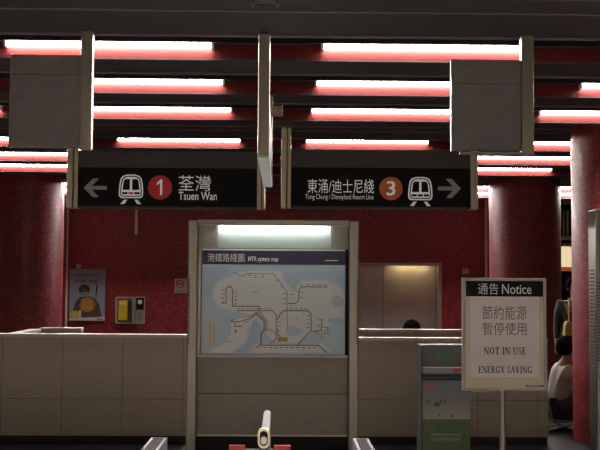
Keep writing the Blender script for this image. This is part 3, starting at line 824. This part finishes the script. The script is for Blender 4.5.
# sloping header card with a green eye-shaped emblem
b = MB(); b.prism_x([(DY+0.046, zsh+0.04), (DY+0.110, zt-0.008), (DY+0.116, zt-0.008), (DY+0.052, zsh+0.04)], x0+0.02, x1-0.015)
hc = b.build('header_card', mat('card_sage', (0.085, 0.095, 0.08), .5), r)
b = MB(); cx_, cy_, cz_ = (x0+x1)/2, DY+0.07, (zsh+zt)/2+0.045
k = 0.064/(zt-zsh-0.048)
def onc(u, v, d): return (cx_+u, DY+0.046+k*(cz_+v-zsh-0.04)-d, cz_+v)
lens_pts = [(0.075*math.cos(t), 0.036*math.sin(t)) for t in [2*math.pi*i/28 for i in range(28)]]
b.poly([onc(u, v, 0.001) for u, v in lens_pts], 0)
b.poly([onc(u*.72, v*.62, 0.0015) for u, v in lens_pts], 1)
b.poly([onc(u*.34, v*.5, 0.002) for u, v in lens_pts], 0)
b.build('emblem', [mat('emblem_green', (0.04, 0.16, 0.08), .5), MATS['card_sage']], hc)
MB().box(x0-0.006, x0, DY+0.0, DY+0.16, 0, zt+0.003).build('side_cheek', MATS['dispenser_grey'], r)

# ------------------------------------------------------------------ things on the back wall
W = WALLY
def wx(px, py=300): return X(px, W-0.01, py)
def wz(py, px=120): return Z(py, W-0.01, px)
px0, px1, pz0, pz1 = wx(69.5), wx(105), wz(320.5, 87), wz(269, 87)
r = thing('poster', ((px0+px1)/2, W, pz0), 'pale blue poster of a person holding a round golden drum', 'poster')
MB().box(px0, px1, W-0.025, W-0.001, pz0, pz1).build('poster_sheet', mat('poster_blue', (0.20, 0.27, 0.31), .45), r)
PYY = W-0.025
pu = lambda u: px0+(u-70)/240*(px1-px0)
pv = lambda v: pz1+(v-60)/358*(pz0-pz1)
b = MB()
mats = [mat('poster_hair', (0.02, 0.017, 0.016), .6), mat('poster_skin', (0.26, 0.15, 0.11), .6), mat('poster_gold', (0.30, 0.16, 0.03), .6),
        mat('poster_coat', (0.07, 0.05, 0.05), .6), mat('poster_pale', (0.48, 0.46, 0.42), .6), mat('poster_yellow', (0.45, 0.37, 0.05), .6), mat('poster_red', (0.45, 0.05, 0.05), .6), mat('poster_amber', (0.48, 0.27, 0.05), .6)]
lv = [0.0]
def pp(pts, m):
    lv[0] += 0.0004
    b.prism([(pu(u), pv(v)) for u, v in pts], PYY-lv[0], PYY, m)
def el(cu, cv, ru, rv, m, n=22): pp([(cu+ru*math.cos(2*math.pi*i/n), cv+rv*math.sin(2*math.pi*i/n)) for i in range(n)], m)
pp([(95,350),(110,290),(140,255),(200,250),(240,262),(270,300),(290,390),(180,400),(120,385)], 3)
el(170, 205, 38, 38, 0); el(172, 225, 26, 24, 1)
pp([(142,205),(205,205),(205,222),(190,213),(142,222)], 0)
el(192, 308, 54, 52, 2)
for q in (-28, -10, 8, 26): pp([(192+q-4,270),(192+q+4,270),(192+q+6,345),(192+q-6,345)], 7)
pp([(240,235),(262,225),(268,250),(250,270)], 1)
pp([(252,165),(262,165),(256,232),(246,232)], 0)
pp([(110,320),(140,270),(152,282),(126,335)], 3)
el(112, 378, 34, 28, 5); pp([(136,345),(152,345),(152,400),(136,400)], 4)
pp([(70,402),(190,396),(310,390),(310,418),(70,418)], 4); pp([(258,404),(300,404),(300,412),(258,412)], 6)
for v, segs in ((103, ((98,150),(160,205),(215,262))), (145, ((112,140),(146,188),(205,262)))):
    for u0, u1 in segs:
        n = int((u1-u0)/12)
        for i in range(n):
            uu = u0+i*(u1-u0)/n; pp([(uu,v-7),(uu+7,v-7),(uu+7,v+7),(uu,v+7)], 3)
b.build('print', mats, r)

def small_box(name, label, cat, pxa, pxb, pya, pyb, depth, M, bev=0.006):
    o = MB().box(wx(pxa), wx(pxb), W-depth, W, wz(pyb, pxa), wz(pya, pxa)).build(name, M, None, bev)
    return tag(o, label, cat)
small_box('wall_sensor', 'small pale square wall box just above the blue poster', 'wall box', 76, 80.5, 264, 268.5, 0.06, mat('pale_plastic', (0.42, 0.36, 0.34), .5))
small_box('wall_sensor', 'small pale square wall box above the Notice sheet', 'wall box', 462.5, 468.5, 268.5, 274, 0.06, mat('pale_plastic', (0.42, 0.36, 0.34), .5))

# yellow help phone in a framed recess
x0, x1, z0, z1 = wx(116), wx(134.5), wz(323.5), wz(296.8)
r = thing('help_phone', ((x0+x1)/2, W, z0), 'yellow help phone in a pale metal frame on the red wall', 'phone')
b = MB(); t_ = 0.035
b.box(x0, x0+t_, W-0.07, W, z0, z1); b.box(x1-t_, x1, W-0.07, W, z0, z1); b.box(x0+t_, x1-t_, W-0.07, W, z1-t_, z1); b.box(x0+t_, x1-t_, W-0.07, W, z0, z0+t_)
b.build('frame', mat('frame_beige', (0.34, 0.30, 0.24), .45), r, 0.004)
MB().box(x0+t_, x1-t_, W-0.02, W, z0+t_, z1-t_).build('back_plate', mat('phone_back', (0.12, 0.08, 0.05), .5), r)
ph = MB().box(wx(119), wx(128), W-0.09, W-0.02, wz(320.5), wz(300)).build('phone_body', mat('phone_yellow', (0.62, 0.42, 0.02), .4), r, 0.02)
MB().box(wx(120.5), wx(126.5), W-0.093, W-0.088, wz(304.5), wz(302)).build('label_plate', mat('phone_label', (0.6, 0.56, 0.4), .4), ph)
hs = MB(); hs.box(wx(129), wx(131.4), W-0.08, W-0.02, wz(319), wz(301)); hs.box(wx(128.4), wx(131.6), W-0.10, W-0.05, wz(305), wz(301)); hs.box(wx(128.4), wx(131.6), W-0.10, W-0.05, wz(319), wz(315))
hs.build('handset', M_RUBBER, r, 0.012)
x0, x1, z0, z1 = wx(135.2), wx(145), wz(323.8), wz(296.6)
r = thing('instruction_plate', ((x0+x1)/2, W, z0), 'narrow pale instruction plate with black top, right of the yellow phone', 'notice')
MB().box(x0, x1, W-0.02, W, z0, z1).build('plate', mat('plate_beige', (0.36, 0.32, 0.28), .45), r, 0.004)
MB().box(wx(136.3), wx(144), W-0.024, W-0.02, wz(309.6), wz(297.8)).build('black_panel', M_BLACK, r)
c = pt(140, 302, W-0.024); b = MB(); b.prism(ell(c.x, c.z, 0.045, 0.045), W-0.026, W-0.024); b.build('white_symbol', M_WHITE, r)
b = MB()
for q in range(5): b.box(wx(137), wx(143.2), W-0.022, W-0.02, wz(313.4+q*2), wz(312.6+q*2))
b.build('small_print', mat('plate_ink', (0.14, 0.12, 0.11), .5), r)

# no-smoking sign
x0, x1, z0, z1 = wx(174.5), wx(186.8), wz(293, 180), wz(278.6, 180)
r = thing('no_smoking_sign', ((x0+x1)/2, W, z0), 'small pale no smoking sign with a red ring on the red wall', 'sign')
MB().box(x0, x1, W-0.02, W, z0, z1).build('plate', mat('plate_beige', (0.36, 0.32, 0.28), .45), r, 0.003)
c = pt(180, 284, W-0.02); b = MB(); b.ring(ell(c.x, c.z, 0.082, 0.082, 28), ell(c.x, c.z, 0.062, 0.062, 28), W-0.022, W-0.02)
b.prism([(c.x-0.058, c.z+0.043), (c.x-0.043, c.z+0.058), (c.x+0.058, c.z-0.043), (c.x+0.043, c.z-0.058)], W-0.023, W-0.02)
b.build('red_ring', mat('print_red', (0.42, 0.03, 0.045), .5), r)
b = MB(); b.box(c.x-0.05, c.x+0.035, W-0.0215, W-0.02, c.z-0.012, c.z+0.008); b.box(c.x+0.04, c.x+0.052, W-0.0215, W-0.02, c.z-0.012, c.z+0.03)
b.build('cigarette', M_INK, r)
b = MB()
for q in range(2): b.box(x0+0.035, x1-0.035, W-0.0215, W-0.02, wz(290.2+q*1.5, 180), wz(289.6+q*1.5, 180))
b.build('small_print', MATS['plate_ink'], r)

# steel conduit ending under the left direction sign
o = MB().box(wx(135.3, 220), wx(138.2, 220), W-0.07, W, wz(235, 137), SOF).build('wall_conduit', M_PALE, None, 0.01)
tag(o, 'short vertical metal conduit showing below the Tsuen Wan sign', 'pipe')

# ------------------------------------------------------------------ beyond the column, far right: lit advertisement box and rails
AY = 21.5
ax0, ax1 = X(555, AY), X(583, AY)
r = thing('advertisement_lightbox', ((ax0+ax1)/2, AY+0.1, Z(271, AY, 566)), 'glowing cream lightbox seen through the gap by the red column', 'lightbox')
za, zb_, zc, zd = Z(271, AY, 566), Z(267, AY, 566), Z(246.5, AY, 566), Z(243, AY, 566)
MB().box(ax0, ax1, AY, AY+0.2, zb_, zc).build('lit_panel', mat('cream_glow', (0.8, 0.7, 0.5), .5, emit=(1.0, 0.80, 0.48), emit_s=0.75), r)
MB().box(ax0, ax1, AY-0.02, AY+0.22, za, zb_).build('orange_strip', mat('orange_band', (0.6, 0.14, 0.03), .5, emit=(1.0, 0.22, 0.05), emit_s=0.22), r)
MB().box(ax0, ax1, AY-0.03, AY+0.22, zc, zd).build('top_rail', M_STEELD, r)
b = MB()
for q in range(6): b.box(ax0+0.05+q*0.1, ax0+0.053+q*0.1, AY-0.002, AY, zb_, zc)
b.build('panel_seams', mat('seam_tan', (0.5, 0.36, 0.2), .5), r)
MB().box(ax0+0.05, ax0+0.12, AY+0.05, AY+0.15, 0, za).build('support_leg', M_STEELD, r); MB().box(ax1-0.12, ax1-0.05, AY+0.05, AY+0.15, 0, za).build('support_leg', M_STEELD, r)
for n, (pxa, pxb, yy, w_) in enumerate(((563.2, 565.0, 22.4, 'thicker'), (566.4, 569.2, 22.4, 'right-hand'))):
    o = MB().cyl((X((pxa+pxb)/2, yy), yy, Z(236, yy, 566)), (X((pxa+pxb)/2, yy), yy, SOF), (X(pxb, yy)-X(pxa, yy))/2, seg=14).build('hanging_pole', M_PALE, None, smooth=True)
    tag(o, ('left thin' if n == 0 else 'right thick')+' vertical metal pole seen in the gap above the cream lightbox', 'pole')
o = MB().box(X(548, 22.4), X(592, 22.4), 22.3, 22.5, Z(240, 22.4, 566), Z(236, 22.4, 566)).build('cross_beam', M_STEELD, None, 0.01)
tag(o, 'dark horizontal metal beam over the cream lightbox in the gap', 'beam')
o = MB().box(X(535, 24.5), X(600, 24.5), 24.5, 24.7, 0, 2.6).build('wall_opposite', M_BLACKWALL); struct(o)

# ------------------------------------------------------------------ barriers at the bottom edge
BH = EYE-0.156*4.74
M_EDGE = mat('dull_steel_edge', (0.17, 0.16, 0.155), 0.5, 0.7)  # darker, rougher steel for the barrier edges
def barrier(label, pxa, pxb):
    a, c = X(pxa, 4.74, 437), X(pxb, 4.74, 437)
    ya, yb = 3.3, 4.74
    r = thing('barrier_rail', ((a+c)/2, (ya+yb)/2, 0), label, 'barrier', 'flat-topped steel barrier rails')
    MB().box(a+0.014, c-0.014, ya, yb, BH-0.02, BH-0.004).build('deck', mat('deck_grey', (0.03, 0.026, 0.028), .7, spec=0.05), r)
    for s0, s1 in ((a, a+0.014), (c-0.014, c)):
        MB().box(s0, s1, ya, yb, BH-0.06, BH).build('edge_trim', M_EDGE, r, 0.003)
    MB().box(a+0.014, c-0.014, yb-0.016, yb, BH-0.06, BH).build('end_trim', M_EDGE, r, 0.003)
    MB().box(a+0.02, c-0.02, ya+0.05, yb-0.03, 0.12, BH-0.06).build('infill_panel', M_STEELD, r)
    for yy in (ya+0.05, yb-0.1): MB().box(a+0.012, c-0.012, yy, yy+0.06, 0, BH-0.06).build('post', M_STEEL, r, 0.004)
    return r
barrier('flat-topped steel barrier rail at the bottom edge, left of the handrail', 151, 167.5)
barrier('flat-topped steel barrier rail at the bottom edge, right of the handrail', 352.5, 368.5)

# centre handrail, its near end a bright oblong loop, red plates on a cross arm
hy0, hy1 = 4.42, 5.55
hx = X(262.8, hy0, 438)+0.004
hz = Z(409.5, hy1, 266)-0.02
r = thing('centre_handrail', (hx, (hy0+hy1)/2, 0), 'round steel handrail pointing away at the bottom centre, with red plates', 'handrail')
MB().tube([(hx, hy0+0.04, hz), (hx, hy1-0.03, hz), (hx, hy1, hz-0.05), (hx, hy1, 0)], 0.0205, 16).build('rail', mat('rail_grey', (0.26, 0.26, 0.255), .45, .5), r, smooth=True)
zt_, zb2 = Z(428.5, hy0, 263), Z(448.5, hy0, 263)
o_ = rrect(hx-0.026, hx+0.026, zb2, zt_, 0.0255, 6); i_ = rrect(hx-0.0175, hx+0.0175, zb2+0.011, zt_-0.011, 0.017, 6)
lp = MB().ring(o_, i_, hy0, hy0+0.045).build('end_loop', mat('loop_brass', (0.80, 0.76, 0.60), .28, .75), r)
MB().prism(rrect(hx-0.018, hx+0.018, zb2+0.01, zt_-0.01, 0.017, 6), hy0+0.03, hy0+0.05).build('loop_back', M_RUBBER, lp)
MB().prism(ell(hx, zb2+0.034, 0.014, 0.017, 18), hy0+0.004, hy0+0.03).build('latch_stud', MATS['loop_brass'], lp)
MB().cyl((hx, hy0+0.03, 0), (hx, hy0+0.03, zb2+0.006), 0.019, seg=16).build('post', M_STEEL, r, smooth=True)
for s0, s1 in ((229, 245), (274, 290.5)):
    a, c = X(s0, hy0, 447), X(s1, hy0, 447); zt2 = Z(446, hy0, 263)
    MB().box(a, c, hy0+0.02, hy0+0.032, zt2-0.06, zt2).build('red_plate', mat('plate_red', (0.50, 0.05, 0.04), .5), r, 0.003)
MB().box(X(229, hy0, 447), X(290.5, hy0, 447), hy0+0.034, hy0+0.05, Z(446, hy0, 263)-0.045, Z(446, hy0, 263)-0.02).build('cross_arm', M_STEEL, r)

# ------------------------------------------------------------------ people
def skin(name, chains, M, parent, sub=2, smooth=True):
    """One continuous surface grown over connected joints: {joint: (co, radius)}, edges."""
    J, E = chains
    names = list(J)
    me = bpy.data.meshes.new(name)
    me.from_pydata([J[n][0] for n in names], [(names.index(a), names.index(c)) for a, c in E], [])
    t = bpy.data.objects.new(name, me); COL.objects.link(t)
    sk = t.modifiers.new('skin', 'SKIN'); sk.use_smooth_shade = True
    d = me.skin_vertices[0].data
    for i, n in enumerate(names):
        rr_ = J[n][1]
        d[i].radius = rr_ if isinstance(rr_, tuple) else (rr_, rr_)
        d[i].use_root = (i == 0)
    ss = t.modifiers.new('sub', 'SUBSURF'); ss.levels = sub; ss.render_levels = sub
    dg = bpy.context.evaluated_depsgraph_get()
    m2 = bpy.data.meshes.new_from_object(t.evaluated_get(dg))
    bpy.data.objects.remove(t)
    m2.materials.clear(); m2.materials.append(M)
    for p in m2.polygons: p.use_smooth = True
    o = bpy.data.objects.new(name, m2); COL.objects.link(o); o.parent = parent
    return o

def person(label, loc, rz, J, skin_m, hair_m, top_m, leg_m, shoe_m, sleeve, hair_len):
    r = thing('person', loc, label, 'person', None, rz)
    V = Vector
    Jx = {k: (V(v[0]), v[1]) for k, v in J.items()}
    E = [('pelvis','waist'),('waist','chest'),('chest','neck'),('neck','jaw'),('jaw','skull'),('skull','crown')]
    for s in ('l', 'r'):
        E += [('chest','sh'+s),('sh'+s,'el'+s),('el'+s,'wr'+s),('wr'+s,'pa'+s),('pelvis','hip'+s),('hip'+s,'kn'+s),('kn'+s,'an'+s),('an'+s,'to'+s)]
        wr, pa = Jx['wr'+s][0], Jx['pa'+s][0]
        d = (pa-wr).normalized(); side = d.cross(V((0.3, 0.2, 1))).normalized(); nrm = side.cross(d)
        for i, (off, ln) in enumerate(((-0.030, 0.062), (-0.010, 0.074), (0.010, 0.070), (0.030, 0.054))):
            b0 = pa + side*off + d*0.012; b1 = b0 + d*ln*0.55 - nrm*0.006; b2 = b1 + d*ln*0.40 - nrm*0.018
            for q, p in enumerate((b0, b1, b2)): Jx['f%s%d%d' % (s, i, q)] = (p, 0.0095-0.001*q)
            E += [('pa'+s, 'f%s%d0' % (s, i)), ('f%s%d0' % (s, i), 'f%s%d1' % (s, i)), ('f%s%d1' % (s, i), 'f%s%d2' % (s, i))]
        m_ = wr.lerp(pa, 0.45); t1 = m_ - side*0.040 + d*0.012; t2 = t1 - side*0.014 + d*0.034
        Jx['t1'+s] = (t1, 0.011); Jx['t2'+s] = (t2, 0.009)
        E += [('wr'+s, 't1'+s), ('t1'+s, 't2'+s)]
    body = skin('body', (Jx, E), skin_m, r)
    # clothing: slightly fuller surfaces over the same joints
    g = lambda n, k, mn=0.0: (Jx[n][0], tuple(c*k+mn for c in (Jx[n][1] if isinstance(Jx[n][1], tuple) else (Jx[n][1],)*2)))
    T = {n: g(n, 1.05, 0.028) for n in ('waist','pelvis','chest')}
    T['collar'] = (Jx['chest'][0].lerp(Jx['neck'][0], 0.50), (0.095, 0.080))
    TE = [('waist','pelvis'),('waist','chest'),('chest','collar')]
    for s in ('l', 'r'):
        T['sh'+s] = g('sh'+s, 1.05, 0.020)
        if sleeve > 1: T['el'+s] = g('el'+s, 1.0, 0.012); T['cu'+s] = (Jx['el'+s][0].lerp(Jx['wr'+s][0], 0.9), 0.04); TE += [('chest','sh'+s),('sh'+s,'el'+s),('el'+s,'cu'+s)]
        else: T['cu'+s] = (Jx['sh'+s][0].lerp(Jx['el'+s][0], sleeve), 0.066); TE += [('chest','sh'+s),('sh'+s,'cu'+s)]
    skin('shirt', (T, TE), top_m, r)
    P = {'pelvis': g('pelvis', 1.02, 0.006)}; PE = []
    for s in ('l', 'r'):
        P['hip'+s] = g('hip'+s, 1.0, 0.014); P['kn'+s] = g('kn'+s, 1.0, 0.014); P['he'+s] = (Jx['kn'+s][0].lerp(Jx['an'+s][0], 0.9), 0.058)
        PE += [('pelvis','hip'+s),('hip'+s,'kn'+s),('kn'+s,'he'+s)]
    skin('trousers', (P, PE), leg_m, r)
    for s in ('l', 'r'):
        an, to = Jx['an'+s][0], Jx['to'+s][0]
        d = (to-an); d.z = 0; d.normalize()
        S = {'heel': (V((an.x, an.y, 0.045))-d*0.035, (0.042, 0.042)), 'mid': (V((an.x, an.y, 0.043))+d*0.07, (0.046, 0.042)), 'tip': (V((an.x, an.y, 0.036))+d*0.175, (0.042, 0.032))}
        skin('shoe', (S, [('heel','mid'),('mid','tip')]), shoe_m, r, 2)
    # head furniture
    sk_, jw = Jx['skull'][0], Jx['jaw'][0]
    upv = (Jx['crown'][0]-jw).normalized(); fwd = Vector(J['face'][0]).normalized() if 'face' in J else V((0, 1, 0))
    fwd = (fwd-upv*fwd.dot(upv)).normalized(); sd = fwd.cross(upv)
    hb = MB()
    n0 = 0
    B = Matrix((sd, fwd, upv)).transposed()
    def hv(x, y, z): return sk_ + B @ V((x, y, z))
    nv, nu = 14, 24
    rows = []
    for i in range(nv+1):
        row = []
        for j in range(nu):
            ph = 2*math.pi*j/nu
            fr = max(0.0, math.sin(ph))                      # 1 towards the face
            lim = math.radians(hair_len)*(1-fr) + math.radians(62)*fr
            th = lim*i/nv
            row.append(len(hb.v))
            wv = 1+0.03*math.sin(5*ph+3*i)
            hb.v.append(tuple(hv(0.098*wv*math.sin(th)*math.cos(ph), -0.012+0.112*wv*math.sin(th)*math.sin(ph), 0.012+0.118*math.cos(th))))
        rows.append(row)
    for i in range(nv):
        for j in range(nu):
            k_ = (j+1) % nu
            hb.f.append((rows[i][j], rows[i+1][j], rows[i+1][k_], rows[i][k_])); hb.mi.append(0)
    ho = hb.build('hair', hair_m, r, smooth=True, local=True)
    sol = ho.modifiers.new('thick', 'SOLIDIFY'); sol.thickness = 0.014; sol.offset = 1
    eb = MB()
    for s in (-1, 1): eb.ball(hv(s*0.032, 0.083, -0.022), (0.011, 0.011, 0.008), 6, 10)
    eb.build('eyes', mat('eye_dark', (0.02, 0.016, 0.014), .2), r, smooth=True, local=True)
    nb = MB(); nb.poly([hv(-0.006, 0.088, -0.025), hv(0.006, 0.088, -0.025), hv(0.016, 0.092, -0.062), hv(0, 0.112, -0.058), hv(-0.016, 0.092, -0.062)])
    v_ = nb.v; nb.f = [(0, 3, 1), (1, 3, 2), (0, 4, 3), (2, 3, 4), (0, 1, 2, 4)]; nb.mi = [0]*5
    nb.build('nose', skin_m, r, local=True)
    mb_ = MB(); mb_.ball(hv(0, 0.080, -0.086), (0.024, 0.010, 0.006), 6, 12); mb_.build('mouth', mat('lip', (0.30, 0.09, 0.08), .5), r, smooth=True, local=True)
    for s in (-1, 1):
        ob = MB(); ob.ball(hv(s*0.086, -0.004, -0.034), (0.012, 0.020, 0.030), 8, 12); ob.build('ear', skin_m, r, smooth=True, local=True)
    return r

def seated(seat, lean=0.10, hands_fwd=0.34):
    S = seat
    J = {'pelvis': ((0, 0, S+0.09), (0.145, 0.105)), 'waist': ((0, 0.02, S+0.25), (0.125, 0.095)), 'chest': ((0, 0.02+lean*0.5, S+0.42), (0.150, 0.105)),
         'neck': ((0, 0.03+lean*0.8, S+0.575), 0.052), 'jaw': ((0, 0.06+lean, S+0.635), (0.062, 0.066)), 'skull': ((0, 0.055+lean, S+0.725), (0.076, 0.088)), 'crown': ((0, 0.045+lean, S+0.785), (0.052, 0.060))}
    for s, x in (('l', -1), ('r', 1)):
        J['sh'+s] = ((x*0.175, 0.02+lean*0.6, S+0.50), 0.056); J['el'+s] = ((x*0.215, 0.12+lean, S+0.25), 0.042)
        J['wr'+s] = ((x*0.13, hands_fwd, S+0.19), 0.029); J['pa'+s] = ((x*0.09, hands_fwd+0.075, S+0.18), (0.040, 0.020))
        J['hip'+s] = ((x*0.095, 0.02, S+0.085), 0.088); J['kn'+s] = ((x*0.115, 0.41, max(S+0.09, 0.40)), 0.062)
        J['an'+s] = ((x*0.115, 0.40+0.06, 0.085), 0.040); J['to'+s] = ((x*0.12, 0.60, 0.035), 0.030)
    return J
def standing():
    J = {'pelvis': ((0, 0, 0.90), (0.150, 0.105)), 'waist': ((0, 0.01, 1.06), (0.125, 0.095)), 'chest': ((0, 0, 1.24), (0.155, 0.105)),
         'neck': ((0, 0.0, 1.395), 0.052), 'jaw': ((0, 0.03, 1.455), (0.062, 0.066)), 'skull': ((0, 0.02, 1.545), (0.076, 0.088)), 'crown': ((0, 0.01, 1.60), (0.052, 0.060))}
    for s, x in (('l', -1), ('r', 1)):
        J['sh'+s] = ((x*0.18, 0, 1.32), 0.056); J['el'+s] = ((x*0.225, -0.02, 1.04), 0.042)
        J['wr'+s] = ((x*0.235, 0.06, 0.82), 0.029); J['pa'+s] = ((x*0.235, 0.085, 0.745), (0.020, 0.040))
        J['hip'+s] = ((x*0.092, 0, 0.86), 0.088); J['kn'+s] = ((x*0.10, 0.02, 0.48), 0.062)
        J['an'+s] = ((x*0.10, 0, 0.085), 0.040); J['to'+s] = ((x*0.12, 0.15, 0.035), 0.030)
    return J
M_SKIN = mat('skin', (0.30, 0.18, 0.125), .55)
M_HAIR = mat('black_hair', (0.006, 0.005, 0.005), .9, spec=0.02)
M_WTOP = mat('white_cotton', (0.40, 0.38, 0.35), .8)
M_DTOP = mat('charcoal_cotton', (0.035, 0.033, 0.036), .8)
M_TROU = mat('dark_trousers', (0.03, 0.03, 0.035), .8)
M_SHOE = mat('dark_shoes', (0.03, 0.025, 0.022), .5)

# head of a seated person showing over the low wall, in front of the steel doors
HY = 12.2
hxp = X(413, HY, 325); htop = Z(320.5, HY, 413)
seat_a = htop-0.855
person('person seated behind the low wall, only black hair showing before the steel doors', (hxp, HY, 0), 0.0, seated(seat_a, 0.06), M_SKIN, M_HAIR, M_DTOP, M_TROU, M_SHOE, 0.5, 118)
bn = thing('low_stool', (hxp, HY, 0), 'low stool hidden behind the stone wall under the seated person', 'stool')
MB().box(hxp-0.2, hxp+0.2, HY-0.17, HY+0.16, seat_a-0.07, seat_a-0.032).build('seat', M_TROU, bn, 0.01)
for sx_ in (-0.17, 0.17):
    for sy_ in (-0.14, 0.13): MB().box(hxp+sx_-0.015, hxp+sx_+0.015, HY+sy_-0.015, HY+sy_+0.015, 0, seat_a-0.07).build('leg', M_STEELD, bn)

# seated woman in white by the red column, on a low folding chair
WY = 11.0
wxp = X(556.5, WY, 380); wtop = Z(337, WY, 560)
seat_b = wtop-0.845
person('seated person in a white short-sleeved top with black hair, beside the red column', (wxp, WY, 0), -math.pi/2, seated(seat_b, 0.08, 0.30), M_SKIN, M_HAIR, M_WTOP, M_TROU, M_SHOE, 0.42, 128)
fc = thing('folding_chair', (wxp, WY, 0), 'low folding chair of pale metal tube under the person in white', 'chair')
sb_ = seat_b-0.034
MB().box(wxp-0.19, wxp+0.19, WY-0.24, WY+0.24, sb_-0.02, sb_).build('seat', M_DTOP, fc, 0.008)
for s in (-1, 1):
    yy = WY+s*0.25
    MB().tube([(wxp-0.20, yy, sb_+0.36), (wxp-0.11, yy, sb_-0.01), (wxp+0.10, yy, 0.012)], 0.012, 10).build('front_leg', M_STEELW, fc, smooth=True)
    MB().tube([(wxp+0.19, yy+s*0.026, sb_-0.01), (wxp-0.18, yy+s*0.026, 0.012)], 0.012, 10).build('rear_leg', M_STEELW, fc, smooth=True)
    MB().cyl((wxp-0.02, yy-0.01, sb_*0.55), (wxp-0.02, yy+s*0.04, sb_*0.55), 0.008, seg=8).build('pivot', M_STEELW, fc)
    MB().cyl((wxp-0.19, yy, sb_-0.012), (wxp+0.19, yy, sb_-0.012), 0.010, seg=8).build('seat_rail', M_STEELW, fc)
MB().box(wxp-0.205, wxp-0.19, WY-0.24, WY+0.24, sb_+0.24, sb_+0.35).build('backrest', M_DTOP, fc, 0.004)

# standing person farther back with a yellow shoulder bag
PY_ = 12.9
spx = X(575, PY_, 320)
person('standing person in dark clothes half hidden by the red column', (spx, PY_, 0), math.pi*0.93, standing(), M_SKIN, M_HAIR, M_DTOP, M_TROU, M_SHOE, 1.5, 120)
bx = X(568.3, PY_-0.22, 330)
bg = thing('shoulder_bag', (bx, PY_-0.24, Z(345, PY_-.24, 568)), 'yellow shoulder bag carried by the standing person in dark clothes', 'bag')
zb3, zt3 = Z(345, PY_-.24, 568), Z(321, PY_-.24, 568)
b = MB(); b.prism([(bx-0.075, zb3+0.03), (bx-0.055, zb3), (bx+0.055, zb3), (bx+0.075, zb3+0.03), (bx+0.068, zt3-0.06), (bx+0.035, zt3), (bx-0.035, zt3), (bx-0.062, zt3-0.05)], PY_-0.30, PY_-0.19)
b.build('pouch', mat('bag_yellow', (0.48, 0.35, 0.07), .6), bg, 0.02)
b = MB(); b.prism([(bx-0.066, zb3+0.16), (bx+0.07, zb3+0.16), (bx+0.066, zt3-0.06), (bx+0.035, zt3), (bx-0.035, zt3), (bx-0.06, zt3-0.05)], PY_-0.312, PY_-0.30)
b.build('flap', mat('bag_mustard', (0.40, 0.27, 0.05), .6), bg)
b = MB(); b.tube([(bx, PY_-0.25, zt3-0.01), (bx+0.03, PY_-0.165, 1.30), (spx-0.10, PY_-0.06, 1.385)], 0.010, 8); b.build('strap', MATS['bag_mustard'], bg, smooth=True)

for o in bpy.data.objects:
    if '_o' in o: del o['_o']
